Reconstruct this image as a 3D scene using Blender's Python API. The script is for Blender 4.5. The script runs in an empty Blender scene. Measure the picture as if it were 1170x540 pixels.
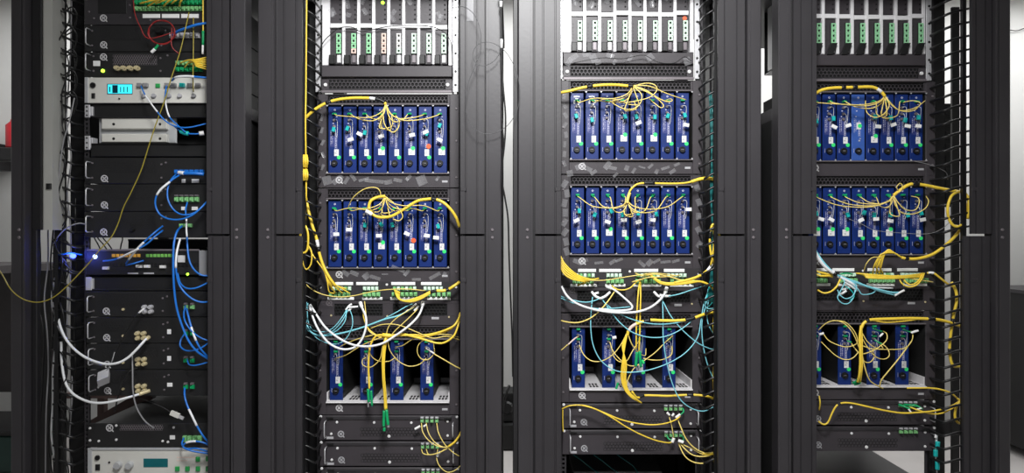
import bpy, bmesh, math, random
from mathutils import Vector, Matrix

# ------------------------------------------------------------------ camera, world, lights, exposure
F = 780.0          # focal length in pixels of the 1170x540 frame
ZC = 1.25          # camera height
scene = bpy.context.scene
COL = scene.collection
cam_d = bpy.data.cameras.new('camera'); cam_d.sensor_width = 36; cam_d.lens = 24.0
cam_d.clip_start = 0.05
cam = bpy.data.objects.new('camera', cam_d); COL.objects.link(cam)
cam.location = (0, 0, ZC); cam.rotation_euler = (math.pi/2, 0, 0)
scene.camera = cam

world = bpy.data.worlds.new('world'); scene.world = world; world.use_nodes = True
world.node_tree.nodes['Background'].inputs[0].default_value = (0.95, 0.97, 1.0, 1)
world.node_tree.nodes['Background'].inputs[1].default_value = 0.07

def area(name, loc, rot, sx, sy, power, col=(1, 1, 1)):
    l = bpy.data.lights.new(name, 'AREA'); l.shape = 'RECTANGLE'; l.size = sx; l.size_y = sy
    l.energy = power; l.color = col
    o = bpy.data.objects.new(name, l); COL.objects.link(o); o.location = loc; o.rotation_euler = rot
    return o
area('front_aisle_ceiling_lamp', (0.12, 0.95, 2.72), (0, 0, 0), 1.3, 0.6, 26)
sp = bpy.data.lights.new('added_falloff_spot', 'SPOT'); sp.energy = 245; sp.spot_size = math.radians(84); sp.spot_blend = 1.0; sp.shadow_soft_size = .22  # added spot without a known fixture; its falloff darkens the outer cabinets
spo = bpy.data.objects.new('added_falloff_spot', sp); COL.objects.link(spo); spo.location = (0.1, 0.35, 2.75)
spo.rotation_euler = (Vector((0.06, 2.3, 1.45))-spo.location).to_track_quat('-Z', 'Y').to_euler()
area('rear_aisle_ceiling_lamp', (0.3, 3.75, 2.72), (0, 0, 0), 6.6, 0.5, 62)

vs = scene.view_settings
vs.view_transform = 'Standard'; vs.look = 'None'; vs.gamma = 1.0; vs.use_curve_mapping = False
vs.exposure = 0.35

random.seed(7)

# ------------------------------------------------------------------ materials
def lin(c):
    return tuple(((v/12.92) if v <= .04045 else ((v+.055)/1.055)**2.4) for v in (x/255 for x in c))
M = {}
def mat(name, rgb, rough=.5, metal=0., var=.12, scale=30., bump=.0, emit=0., alpha=1., spec=.5, coat=0.):
    m = bpy.data.materials.new(name); m.use_nodes = True
    nt = m.node_tree; b = nt.nodes['Principled BSDF']
    tc = nt.nodes.new('ShaderNodeTexCoord'); n = nt.nodes.new('ShaderNodeTexNoise')
    n.inputs['Scale'].default_value = scale; n.inputs['Detail'].default_value = 4
    nt.links.new(tc.outputs['Object'], n.inputs['Vector'])
    r = nt.nodes.new('ShaderNodeValToRGB')
    c = lin(rgb)
    r.color_ramp.elements[0].color = tuple(v*(1-var) for v in c)+(1,)
    r.color_ramp.elements[1].color = tuple(min(1, v*(1+var)) for v in c)+(1,)
    r.color_ramp.elements[0].position = .3; r.color_ramp.elements[1].position = .7
    nt.links.new(n.outputs['Fac'], r.inputs['Fac']); nt.links.new(r.outputs['Color'], b.inputs['Base Color'])
    b.inputs['Roughness'].default_value = rough; b.inputs['Metallic'].default_value = metal
    b.inputs['Specular IOR Level'].default_value = spec
    b.inputs['Coat Weight'].default_value = coat
    if bump:
        bp = nt.nodes.new('ShaderNodeBump'); bp.inputs['Strength'].default_value = bump
        bp.inputs['Distance'].default_value = .002
        n2 = nt.nodes.new('ShaderNodeTexNoise'); n2.inputs['Scale'].default_value = scale*12
        nt.links.new(tc.outputs['Object'], n2.inputs['Vector'])
        nt.links.new(n2.outputs['Fac'], bp.inputs['Height']); nt.links.new(bp.outputs['Normal'], b.inputs['Normal'])
    if emit:
        nt.links.new(r.outputs['Color'], b.inputs['Emission Color']); b.inputs['Emission Strength'].default_value = emit
    if alpha < 1: b.inputs['Alpha'].default_value = alpha
    M[name] = m
    return m

mat('wall', (214, 214, 212), .8, scale=2, var=.04, bump=.1)
mat('floor', (196, 192, 190), .45, scale=3, var=.07)
mat('ceiling', (225, 225, 222), .9, var=.03)
mat('post', (53, 51, 54), .42, var=.07, scale=6, bump=.08)
mat('panel', (47, 45, 48), .45, var=.08, scale=8, bump=.08)
mat('sheen_panel', (196, 196, 191), .3, metal=.35, var=.06, scale=5)  # lighter cover colour, standing in for reflected light
mat('frame_dark', (30, 29, 31), .5, var=.1)
mat('rail', (52, 50, 53), .42, var=.1)
mat('duct', (24, 24, 25), .38, var=.12)
mat('face', (60, 56, 60), .45, var=.08, scale=14, bump=.06)
mat('face_black', (30, 30, 31), .45, var=.1, scale=14, bump=.06)
mat('face_dark', (48, 46, 49), .45, var=.08, scale=14, bump=.06)
mat('body_black', (18, 18, 19), .6, var=.15)
mat('void', (8, 8, 9), .8, var=.1)
mat('lip', (120, 114, 118), .4, metal=.3, var=.06)
mat('steel', (205, 205, 208), .35, metal=.35, var=.05, scale=12)
mat('cage_white', (232, 231, 233), .4, metal=.1, var=.04, scale=15)
mat('tray', (216, 214, 216), .45, var=.05)
mat('blue', (13, 42, 108), .38, var=.16, scale=22, spec=.5)
mat('blue_light', (52, 88, 164), .42, var=.08)
mat('card', (58, 54, 58), .45, var=.12)
mat('knob', (19, 19, 20), .45, var=.15)
mat('white', (240, 240, 240), .55, var=.03)
mat('offwhite', (222, 222, 222), .5, var=.05)
mat('grey_print', (176, 176, 180), .6, var=.1)
mat('band', (48, 58, 120), .5, var=.1)
mat('legend_print', (206, 206, 226), .6, var=.1)
mat('emblem', (205, 204, 206), .55, var=.05)
mat('green_dot', (52, 226, 120), .5, var=.05)
mat('orange_dot', (232, 96, 52), .5, var=.05)
mat('teal', (22, 178, 176), .4, var=.1)
mat('mint', (208, 236, 214), .5, var=.06)
mat('term_green', (150, 212, 164), .5, var=.08)
mat('term_pink', (226, 200, 188), .5, var=.06)
mat('term_white', (226, 226, 222), .5, var=.05)
mat('adapter', (128, 190, 126), .45, var=.12)
mat('boot_green', (16, 160, 96), .4, var=.1)
mat('yellow', (240, 206, 66), .42, var=.06, scale=60)
mat('yellow_pale', (236, 212, 116), .42, var=.06, scale=60)
mat('yellow_olive', (156, 142, 50), .45, var=.06, scale=60)
mat('cable_white', (232, 234, 236), .4, var=.04)
mat('cable_grey', (140, 140, 142), .45, var=.06)
mat('wire_dark', (72, 72, 74), .45, var=.08)
mat('cable_black', (16, 16, 17), .4, var=.1)
mat('cyan', (128, 206, 220), .42, var=.06)
mat('teal_cable', (20, 104, 104), .42, var=.1)
mat('cable_blue', (28, 112, 204), .38, var=.08)
mat('cable_red', (150, 36, 36), .4, var=.08)
mat('clear', (190, 190, 194), .2, var=.05, alpha=.28)
mat('tape', (214, 214, 218), .15, var=.1, alpha=.17)
mat('silver_face', (214, 213, 206), .45, var=.04, scale=10)
mat('silver_box', (186, 188, 190), .4, metal=.2, var=.05)
mat('screen_teal', (0, 78, 84), .25, var=.05, emit=.25)
mat('screen_dark', (0, 40, 56), .25, var=.05, emit=.3)
mat('screen_cyan', (56, 206, 224), .3, var=.05, emit=.9)
mat('led_green', (170, 240, 60), .3, var=.02, emit=2.5)
mat('led_blue', (60, 80, 255), .3, var=.02, emit=6.)
mat('led_white', (170, 200, 255), .3, var=.02, emit=5.)
mat('led_amber', (214, 160, 60), .4, var=.1)
mat('led_lime', (120, 190, 90), .4, var=.1)
mat('brass', (214, 200, 158), .35, metal=.25, var=.06)
mat('btn_green', (44, 160, 82), .45, var=.06)
mat('wood', (84, 64, 60), .55, var=.2, scale=9)
mat('red', (190, 30, 44), .45, var=.06)
mat('desk', (70, 66, 68), .5, var=.08)
mat('dark_green', (26, 60, 54), .5, var=.1)

# ------------------------------------------------------------------ mesh helpers
def W(px, py, Y):
    return Vector(((px-585)/F*Y, Y, ZC+(270-py)/F*Y))

class MB:
    def __init__(s): s.v = []; s.f = []; s.smooth = False
    def add(s, vs_, fs):
        n = len(s.v); s.v += [tuple(p) for p in vs_]; s.f += [tuple(i+n for i in f) for f in fs]
    def box(s, x0, x1, y0, y1, z0, z1):
        x0, x1 = min(x0, x1), max(x0, x1); z0, z1 = min(z0, z1), max(z0, z1)
        s.add([(x0,y0,z0),(x1,y0,z0),(x1,y1,z0),(x0,y1,z0),(x0,y0,z1),(x1,y0,z1),(x1,y1,z1),(x0,y1,z1)],
              [(0,1,5,4),(1,2,6,5),(2,3,7,6),(3,0,4,7),(4,5,6,7),(3,2,1,0)])
        return s
    def cbox(s, x0, x1, y0, y1, z0, z1, c=.0015):   # front edges chamfered
        x0, x1 = min(x0, x1), max(x0, x1); z0, z1 = min(z0, z1), max(z0, z1)
        c = min(c, (x1-x0)*.3, (z1-z0)*.3, (y1-y0)*.6)
        a = [(x0+c,y0,z0+c),(x1-c,y0,z0+c),(x1-c,y0,z1-c),(x0+c,y0,z1-c)]
        b = [(x0,y0+c,z0),(x1,y0+c,z0),(x1,y0+c,z1),(x0,y0+c,z1)]
        d = [(x0,y1,z0),(x1,y1,z0),(x1,y1,z1),(x0,y1,z1)]
        fs = [(0,1,2,3),(11,10,9,8)]
        for i in range(4):
            j = (i+1) % 4
            fs += [(4+i, 4+j, j, i), (8+i, 8+j, 4+j, 4+i)]
        s.add(a+b+d, fs); return s
    def p(s, px0, py0, px1, py1, Y, depth, c=.0015, back=0):    # pixel rectangle at depth Y
        a = W(px0, py0, Y); b = W(px1, py1, Y)
        return s.cbox(a.x, b.x, Y+back, Y+back+depth, a.z, b.z, c)
    def obox(s, c, u, v, w):                          # oriented box, half vectors
        c = Vector(c); pts = []
        for sz in (-1, 1):
            for sx, sy in ((-1,-1),(1,-1),(1,1),(-1,1)): pts.append(c+u*sx+v*sy+w*sz)
        s.add(pts, [(0,1,5,4),(1,2,6,5),(2,3,7,6),(3,0,4,7),(4,5,6,7),(3,2,1,0)]); return s
    def disc(s, c, r, depth, n=12, cone=.75):         # screw head towards -Y
        c = Vector(c); a = []
        for rr, dy in ((r, 0), (r, -depth*.6), (r*cone, -depth)):
            for i in range(n):
                t = 2*math.pi*i/n; a.append((c.x+rr*math.cos(t), c.y+dy, c.z+rr*math.sin(t)))
        fs = [tuple(range(2*n, 3*n))]
        for k in range(2):
            for i in range(n):
                j = (i+1) % n; fs.append((k*n+i, k*n+j, (k+1)*n+j, (k+1)*n+i))
        s.add(a, fs); return s
    def ring(s, c, R, r, depth, n=20):                # flat ring facing -Y
        c = Vector(c); a = []
        for rr, dy in ((R,0),(R,-depth),(r,-depth),(r,0)):
            for i in range(n):
                t = 2*math.pi*i/n; a.append((c.x+rr*math.cos(t), c.y+dy, c.z+rr*math.sin(t)))
        fs = []
        for k in range(3):
            for i in range(n):
                j = (i+1) % n; fs.append((k*n+i, k*n+j, (k+1)*n+j, (k+1)*n+i))
        s.add(a, fs); return s
    def tube(s, pts, r, n=6, closed=False, taper=None):
        pts = [Vector(q) for q in pts]; N = len(pts)
        if N < 2: return s
        up = None; rings = []
        for i, q in enumerate(pts):
            if closed: t = pts[(i+1) % N]-pts[i-1]
            else: t = pts[min(i+1, N-1)]-pts[max(i-1, 0)]
            if t.length < 1e-9: t = Vector((0,0,1))
            t.normalize()
            if up is None:
                up = t.orthogonal().normalized()
            up = up - t*up.dot(t)
            if up.length < 1e-6: up = t.orthogonal()
            up.normalize(); b = t.cross(up)
            rr = r if taper is None else r*taper(i/(N-1))
            rings.append([q+(up*math.cos(2*math.pi*k/n)+b*math.sin(2*math.pi*k/n))*rr for k in range(n)])
        vs_ = [p for g in rings for p in g]; fs = []
        for i in range(N if closed else N-1):
            i2 = (i+1) % N
            for k in range(n):
                k2 = (k+1) % n; fs.append((i*n+k, i*n+k2, i2*n+k2, i2*n+k))
        if not closed:
            fs.append(tuple(range(n-1, -1, -1))); fs.append(tuple((N-1)*n+k for k in range(n)))
        s.add(vs_, fs); s.smooth = True; return s
    def prism(s, poly, z0, z1):
        n = len(poly)
        s.add([(x,y,z0) for x,y in poly]+[(x,y,z1) for x,y in poly],
              [tuple(range(n-1,-1,-1)), tuple(range(n,2*n))]+[(i,(i+1)%n,n+(i+1)%n,n+i) for i in range(n)])
        return s
    def hexgrid(s, x0, x1, z0, z1, y, pitch, fill=.74, thick=.0015):
        # honeycomb lattice: web around hexagonal holes, front face plus hole walls, clipped to rectangle cells
        hx = pitch; hz = pitch*math.sqrt(3)/2; R = pitch/math.sqrt(3); ri = R*fill
        rows = int((z1-z0)/hz)+1; cols = int((x1-x0)/hx)+1
        for j in range(rows):
            for i in range(cols):
                cx = x0+(i+.5+(.5 if j % 2 else 0))*hx; cz = z0+(j+.5)*hz
                if cx > x1-hx*.2 or cz > z1-hz*.2: continue
                o = []; q = []; qb = []
                for k in range(6):
                    a = math.pi/6+k*math.pi/3
                    ox = min(max(cx+R*math.cos(a), x0), x1); oz = min(max(cz+R*math.sin(a), z0), z1)
                    ix = min(max(cx+ri*math.cos(a), x0+.0006), x1-.0006); iz = min(max(cz+ri*math.sin(a), z0+.0006), z1-.0006)
                    o.append((ox, y, oz)); q.append((ix, y, iz)); qb.append((ix, y+thick, iz))
                fs = []
                for k in range(6):
                    m = (k+1) % 6; fs += [(k, m, 6+m, 6+k), (6+k, 6+m, 12+m, 12+k)]
                s.add(o+q+qb, fs)
        return s

ORG = {}
def T(name, label, cat, loc, group=None):
    o = bpy.data.objects.new(name, None); o.empty_display_size = .05
    COL.objects.link(o); o.location = loc; ORG[o.name] = Vector(loc)
    o['label'] = label; o['category'] = cat
    if group: o['group'] = group
    return o
def O(name, mb, m, parent=None, label=None, cat=None, group=None, kind=None, world=True):
    me = bpy.data.meshes.new(name)
    org = Vector((0,0,0))
    if world:
        if parent is not None: org = ORG[parent.name]
        elif mb.v:
            xs = [v[0] for v in mb.v]; ys = [v[1] for v in mb.v]; zs = [v[2] for v in mb.v]
            org = Vector(((min(xs)+max(xs))/2, (min(ys)+max(ys))/2, min(zs)))
    me.from_pydata([(v[0]-org.x, v[1]-org.y, v[2]-org.z) for v in mb.v], [], mb.f)
    bm = bmesh.new(); bm.from_mesh(me); bmesh.ops.recalc_face_normals(bm, faces=bm.faces); bm.to_mesh(me); bm.free()
    if mb.smooth:
        for p_ in me.polygons: p_.use_smooth = True
    me.materials.append(M[m] if isinstance(m, str) else m)
    o = bpy.data.objects.new(name, me); COL.objects.link(o)
    if parent is not None:
        o.parent = parent; ORG[o.name] = org
    else:
        o.location = org; ORG[o.name] = org
    if label: o['label'] = label
    if cat: o['category'] = cat
    if group: o['group'] = group
    if kind: o['kind'] = kind
    return o
def dup(root, off, label, group=None):
    r = root.copy(); COL.objects.link(r); r.location = root.location+Vector(off); ORG[r.name] = ORG[root.name]+Vector(off)
    r['label'] = label
    if group: r['group'] = group
    for ch in list(root.children):
        c = ch.copy(); COL.objects.link(c); c.parent = r; ORG[c.name] = ORG.get(ch.name, ORG[root.name])+Vector(off)
        for g in ch.children:
            d = g.copy(); COL.objects.link(d); d.parent = c
    return r

# ------------------------------------------------------------------ room
YW = 4.3
O('wall_back', MB().box(-3.6, 3.6, YW, YW+.1, 0, 2.9), 'wall', kind='structure')
O('wall_left', MB().box(-3.7, -3.6, -2.5, YW+.1, 0, 2.9), 'wall', kind='structure')
O('wall_right', MB().box(3.6, 3.7, -2.5, YW+.1, 0, 2.9), 'wall', kind='structure')
O('floor', MB().box(-3.7, 3.7, -2.5, YW+.1, -.1, 0), 'floor', kind='structure')
O('ceiling', MB().box(-3.7, 3.7, -2.5, YW+.1, 2.9, 3.0), 'ceiling', kind='structure')
O('baseboard_back', MB().box(-3.6, 3.6, YW-.012, YW, 0, .09), 'frame_dark', kind='structure')

# ------------------------------------------------------------------ cabinets
YF = 2.2; YP = 2.216; YR = 2.36
S = F/YR                      # pixels per metre on the mounting plane
ZT = 2.12
zsplit = W(0, 268.2, YP).z
CABS = [
  dict(n='leftmost', o=(12, 28, 44, 60, 236, 262, 263.5, 280)),
  dict(n='second', o=(294.5, 313, 315.5, 345, 526, 553.5, 555, 573)),
  dict(n='third', o=(592, 609, 611.5, 641, 820.5, 850.5, 854, 870)),
  dict(n='rightmost', o=(889.5, 904, 906.5, 933, 1110, 1133, 1138, 1155)),
]
CLAB = ['black cabinet at the far left holding silver instruments and blue cables',
        'black cabinet second from left, beside the narrow wall gap on its right',
        'black cabinet third from left with cyan cables hanging in it',
        'black cabinet at the far right with open finger duct beside white wall']
def X(px, Y): return (px-585)/F*Y

def panel_profile(x0, x1, inner, Y):
    # closed cross-section of a cover panel with two shallow grooves; inner = +1 when the opening is on +X side
    w = x1-x0
    us = [(0,0),(.27,0),(.285,.004),(.33,.004),(.345,0),(.74,0),(.755,.004),(.80,.004),(.815,0),(1,0)]
    if inner < 0: us = [(1-u, d) for u, d in reversed(us)]
    front = [(x0+u*w, Y+d) for u, d in us]
    if inner > 0: back = [(x1, Y+.011), (x1-.003, Y+.011), (x1-.003, Y+.008), (x0, Y+.008)]
    else: back = [(x1, Y+.008), (x0+.003, Y+.008), (x0+.003, Y+.011), (x0, Y+.011)]
    return front+back

zbeam = ZC+.405
for ci, c in enumerate(CABS):
    o = c['o']
    xl, xr = X(o[0], YF), X(o[7], YF)
    t = T('server_cabinet', CLAB[ci], 'cabinet', ((xl+xr)/2, 2.7, 0)); c['t'] = t; c['xl'] = xl; c['xr'] = xr
    for side in (0, 1):
        a, b = (o[0], o[1]) if side == 0 else (o[6], o[7])
        x0, x1 = X(a, YF), X(b, YF)
        ch = .003
        g = .010
        if side == 0: poly = [(x0+ch,YF),(x1-g,YF),(x1-g,YF+.003),(x1-g+.003,YF+.003),(x1-g+.003,YF),(x1-.001,YF),(x1,YF+.002),(x1,YF+.055),(x0,YF+.055),(x0,YF+ch)]
        else: poly = [(x0+.001,YF),(x0+g-.003,YF),(x0+g-.003,YF+.003),(x0+g,YF+.003),(x0+g,YF),(x1-ch,YF),(x1,YF+ch),(x1,YF+.055),(x0,YF+.055),(x0,YF+.002)]
        post = O('front_post', MB().prism(poly, .06, ZT), 'post', t)
        mid = a+(b-a)*(.62 if side == 0 else .42)
        for py in (262.4, 271.2):
            w_ = W(mid, py, YF); O('screw', MB().disc(w_, .0048, .003, 14), 'lip', post)
        # cover panels, upper and lower
        pa, pb = (o[2], o[3]) if side == 0 else (o[4], o[5])
        x0, x1 = X(pa, YP), X(pb, YP); inn = 1 if side == 0 else -1
        if ci == 0 and side == 0:
            # rounded upper cover only, its pale colour paints a reflection; the lower one is missing
            n = 8; w = x1-x0
            fr = [(x0+w*k/n, YP+.035*(1-math.sin(math.pi/2*min(1, (k/n)/.35)))) for k in range(n+1)]
            bk = [(x1, YP+.06), (x1-.003, YP+.06), (x1-.003, YP+.01), (x0+w*.4, YP+.01), (x0, YP+.045)]
            pn = O('cover_panel', MB().prism(fr+bk, W(0, 262.5, YP).z, ZT-.02), 'sheen_panel', t)
            O('catch', MB().p(53.5, 209.5, 59, 216, YP, .006, back=-.006), 'knob', pn)
            O('inner_stile', MB().cbox(X(33, YP), X(44.5, YP), YP+.012, YP+.03, W(0, 262.5, YP).z, ZT-.02, .002), 'frame_dark', t)
            O('inner_stile', MB().cbox(X(33, YP), X(39, YP), YP+.012, YP+.03, .10, W(0, 262.5, YP).z, .002), 'frame_dark', t)
            continue
        up = (x0, x1); lo = (x0, x1)
        if ci == 3 and side == 1: lo = (X(1101.5, YP), X(1131, YP))
        if ci == 0 and side == 1: lo = (X(237.5, YP), X(262.5, YP))
        pu = O('cover_panel', MB().prism(panel_profile(*up, inn, YP), zsplit+.0035, ZT-.02), 'panel', t)
        pl = O('cover_panel', MB().prism(panel_profile(*lo, inn, YP), .10, zsplit-.0035), 'panel', t)
        # dark flange closing the groove between post and cover
        gx0, gx1 = (X(o[1], YF)-.004, up[0]+.006) if side == 0 else (up[1]-.006, X(o[6], YF)+.004)
        if ci == 3 and side == 1:
            O('flange', MB().box(gx0, gx1, YP+.009, YP+.012, zsplit, ZT-.02), 'frame_dark', t)
            O('flange', MB().box(gx0-.006, gx1, YP+.009, YP+.012, .10, W(0, 346, YP).z), 'frame_dark', t)
        else: O('flange', MB().box(gx0, gx1, YP+.009, YP+.012, .10, ZT-.02), 'frame_dark', t)
        # small flush catches on the covers
        for py, pp in ((216, pu), (320, pl)):
            xx = up[1]-.010 if side == 0 else up[0]+.010
            zz = W(0, py, YP).z
            O('catch', MB().cbox(xx-.009, xx+.009, YP-.0015, YP+.002, zz-.006, zz+.006, .001), 'panel', pp)
    # rear frame
    for x0 in (xl+.005, xr-.055):
        O('rear_post', MB().cbox(x0, x0+.05, 3.10, 3.16, .06, ZT, .004), 'frame_dark', t)
    for x0 in (xl+.012, xr-.062):
        if (ci == 0 and x0 < xl+.03) or (ci == 3 and x0 > xr-.07): continue
        O('middle_post', MB().cbox(x0, x0+.05, 2.56, 2.62, .06, ZT, .004), 'post', t)
    O('base_plate', MB().cbox(xl, xr, YF+.004, 3.16, .03, .06, .004), 'frame_dark', t)
    O('top_plate', MB().cbox(xl, xr, YF, 3.16, ZT, ZT+.04, .004), 'post', t)
    for xx in (xl+.06, xr-.06):
        for yy in (2.28, 3.08):
            O('foot', MB().cbox(xx-.025, xx+.025, yy-.025, yy+.025, 0, .03, .003), 'knob', t)
    for side, x0 in ((0, xl), (1, xr-.02)):
        if not ((ci == 0 and side == 0) or (ci == 3 and side == 1)):
            O('side_beam', MB().cbox(x0, x0+.02, YF+.055, 3.10, zbeam-.02, zbeam+.018, .003), 'post', t)
        O('side_beam', MB().cbox(x0, x0+.02, YF+.055, 3.10, .10, .14, .003), 'frame_dark', t)
        if (ci == 0 and side == 0) or (ci == 3 and side == 1): continue
        xx = x0
        if ci == 2 and side == 0: xx = .0035
        O('side_panel', MB().box(xx, xx+.012, YF+.058, 3.09, .14, zbeam-.02), 'body_black', t)
    if ci in (1, 2): O('added_back_panel', MB().cbox(xl+.055, xr-.055, 3.12, 3.15, .08, ZC+.3, .004), 'body_black', t)  # added black backing, keeps bright wall and floor out of the low gaps
    if ci == 2:   # outer edge of the third cabinet seen in the wall gap
        O('side_flange', MB().cbox(.0035, xl-.0005, YF+.01, YF+.05, .06, ZT, .002), 'frame_dark', t)

# mounting rails with real square holes, and vertical finger ducts
RAILS = [((96.5, 102), None), ((362.5, 369), (516.5, 524)), ((640.5, 647), (794.5, 803)), ((908, 915), (1056.5, 1067))]
def ladder(x0, x1, y, z0, z1):
    mb = MB(); w = x1-x0; e = w*.28
    mb.box(x0, x0+e, y, y+.003, z0, z1); mb.box(x1-e, x1, y, y+.003, z0, z1)
    z = z0; pitch = .0444/3*1.0
    while z < z1:
        mb.box(x0+e, x1-e, y, y+.003, z, min(z+.0065, z1)); z += pitch
    return mb
for ci, rr in enumerate(RAILS):
    t = CABS[ci]['t']
    yr = YR+.012 if ci else 2.312
    for r_ in rr:
        if r_ is None: continue
        x0, x1 = X(r_[0], yr), X(r_[1], yr)
        O('mounting_rail', ladder(x0, x1, yr, .14, ZT-.03), 'rail', t)

def finger_mesh(sx):
    # one D-shaped finger: from the duct back bar forward and outward to the front bar, local coordinates
    mb = MB(); pts = []
    P = [(0, .075, -.004), (.0, .03, -.004), (.003, .008, -.003), (.014, .0, .002), (.036, -.004, .010), (.058, -.005, .015), (.078, -.003, .020)]
    pts = crv(P, 4)
    mb.tube([(x*sx, y, z) for x, y, z in pts], .0042, 6, taper=lambda q: 1.15-.25*q)
    return mb
def crv(P, k=6, closed=False):
    P = [Vector(p) for p in P]; n = len(P); out = []
    rng = range(n if closed else n-1)
    for i in rng:
        if closed: p0, p1, p2, p3 = P[i-1], P[i], P[(i+1) % n], P[(i+2) % n]
        else:
            p1, p2 = P[i], P[i+1]; p0 = P[i-1] if i else p1*2-p2; p3 = P[i+2] if i+2 < n else p2*2-p1
        for j in range(k):
            t_ = j/k
            out.append(.5*((2*p1)+(p2-p0)*t_+(2*p0-5*p1+4*p2-p3)*t_*t_+(3*p1-p0-3*p2+p3)*t_**3))
    if not closed: out.append(P[-1])
    return out
FM = {}
for sx in (-1, 1):
    me = O('finger', finger_mesh(sx), 'duct', None, world=False); FM[sx] = me.data
    bpy.data.objects.remove(me)
def duct(ci, px_in, px_out, Yd, sx, z0, z1, ph=0):
    t = CABS[ci]['t']
    xi, xo = X(px_in, Yd), X(px_out, Yd)
    mb = MB()
    mb.box(xo-.006*1, xo+.006, Yd-.012, Yd+.002, z0, z1)              # front bar
    mb.box(xi-.005, xi+.005, Yd+.07, Yd+.085, z0, z1)                   # back bar at inner side
    d = O('cable_manager', mb, 'duct', t)
    z = z0+.01+ph; fs = (abs(xo-xi))/.058
    while z < z1:
        f = bpy.data.objects.new('finger', FM[sx]); COL.objects.link(f); f.parent = d
        f.location = Vector((xi, Yd, z))-ORG[t.name]; f.scale = (fs, 1, 1); z += .0455
def duct_wall(ci, a, b, Y, dep=.01, z0=.12, z1=2.09):
    O('duct_wall', MB().box(X(a, Y), X(b, Y), Y, Y+dep, z0, z1), 'duct', CABS[ci]['t'])
duct_wall(0, 60.5, 74, 2.40); duct_wall(0, 44, 57, 2.42, .01, .12, ZC-.12); duct_wall(0, 80.5, 98, 2.35)
duct_wall(1, 353.5, 363.5, 2.44)
duct_wall(1, 523, 531, 2.40); duct_wall(2, 801, 806, 2.40); duct_wall(2, 814.5, 823, 2.44)
duct_wall(2, 636, 641, 2.40)
duct_wall(3, 1066, 1079.5, 2.40); duct_wall(3, 1088, 1096.5, 2.50)
duct(0, 84, 67, 2.27, -1, .3, 2.05)
duct(1, 360, 348, 2.29, -1, .3, 2.05)
duct(2, 805, 817, 2.29, 1, .3, 2.05)
duct(3, 1078, 1099.5, 2.29, 1, .3, 2.05)

# ------------------------------------------------------------------ shared small parts
def screw(t, px, py, Y, r=.0045, m='offwhite', d=.003):
    return O('screw', MB().disc(W(px, py, Y), r, d, 10), m, t)
def emblem(t, px, py, Y, r=4.1, m='emblem'):
    R = r/F*Y; c = W(px, py, Y)
    mb = MB().ring(c, R, R*.74, .0008, 22)
    k = R*.62
    for s in (-1, 1):
        u = Vector((k*.7, 0, k*.7*s)); v = Vector((-.1*R*s, 0, .1*R)); mb.obox(c+Vector((0,-.0004,0)), u, v, Vector((0,.0004,0)))
    u = Vector((R*.28, 0, -R*.28)); v = Vector((.1*R, 0, .1*R)); mb.obox(c+Vector((R*.78,-.0004,-R*.78)), u, v, Vector((0,.0004,0)))
    return O('emblem', mb, m, t)
def plate(t, name, rect, Y, th, m, back=None, c=.0012):
    return O(name, MB().p(*rect, Y, th, c, back=-th if back is None else back), m, t)
def grille(t, rect, Y, pitch=.0135, m='face', fill=.72):
    a, b = W(rect[0], rect[1], Y), W(rect[2], rect[3], Y)
    bk = O('grille_backing', MB().box(a.x, b.x, Y+.004, Y+.006, a.z, b.z), 'void', t)
    return O('vent_grille', MB().hexgrid(a.x, b.x, b.z, a.z, Y-.0008, pitch, fill), m, t)
def handle(t, px, py0, py1, Y, m='steel'):
    a, b = W(px, py0, Y), W(px, py1, Y); y = Y-.028
    pts = [a, Vector((a.x, y+.005, a.z)), Vector((a.x, y, a.z-.005)), Vector((a.x, y, b.z+.005)), Vector((a.x, y+.005, b.z)), b]
    return O('handle', MB().tube(pts, .0021, 6), m, t)
def frame_with_hole(mb, outer, hole, Y, th):
    # rectangular plate with a rectangular hole, pixel rects
    x0,y0,x1,y1 = outer; a,b,c_,d = hole
    mb.p(x0,y0,x1,b,Y,th,.0008); mb.p(x0,d,x1,y1,Y,th,.0008); mb.p(x0,b,a,d,Y,th,.0005); mb.p(c_,b,x1,d,Y,th,.0005)
    return mb
ADP = {}
def adapter_row(t, xs, y0, y1, w, Y, m='adapter', proud=.010):
    for x in xs:
        key = (w, round(y1-y0, 2), proud, Y)
        c = W(x, y1, Y)
        if key not in ADP:
            ww = w/F*Y; h = (y1-y0)/F*Y
            mb = MB(); mb.cbox(-ww/2, ww/2, -proud, 0, 0, h, .001)
            mb.cbox(-ww/4, ww/4, -proud-.006, -proud, h*.2, h*.7, .0006)
            o = O('adapter', mb, m, None, world=False); ADP[key] = o.data; bpy.data.objects.remove(o)
        o = bpy.data.objects.new('adapter', ADP[key]); COL.objects.link(o); o.parent = t
        o.location = c-ORG[t.name]
        if o.data.materials[0] != M[m]:
            o.material_slots[0].link = 'OBJECT'; o.material_slots[0].material = M[m]

def tape(t, px, py, Y, w, h, ang, m='tape'):
    c = W(px, py, Y)+Vector((0, -.0016-random.random()*.001, 0))
    u = Vector((math.cos(ang), 0, math.sin(ang)))*w/2/F*Y; v = Vector((-math.sin(ang), 0, math.cos(ang)))*h/2/F*Y
    lift = Vector((0, -random.uniform(.001, .006), 0))
    mb = MB(); q = []
    for k in range(5):
        s = -1+k*.5; q += [c+u*s-v+lift*(s*s), c+u*s+v+lift*(s*s*random.uniform(.4, 1.4))]
    mb.add(q, [(2*k, 2*k+2, 2*k+3, 2*k+1) for k in range(4)]); mb.smooth = True
    return O('tape', mb, m, t)

# ------------------------------------------------------------------ equipment of cabinets two to four (template in cabinet two)
def wx(dx): return dx/S
def off(dx, dy): return Vector((dx/S, 0, -dy/S))
NC = ['', 'second', 'third', 'rightmost']
DX = [0, 0, 277.5, 544]

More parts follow.
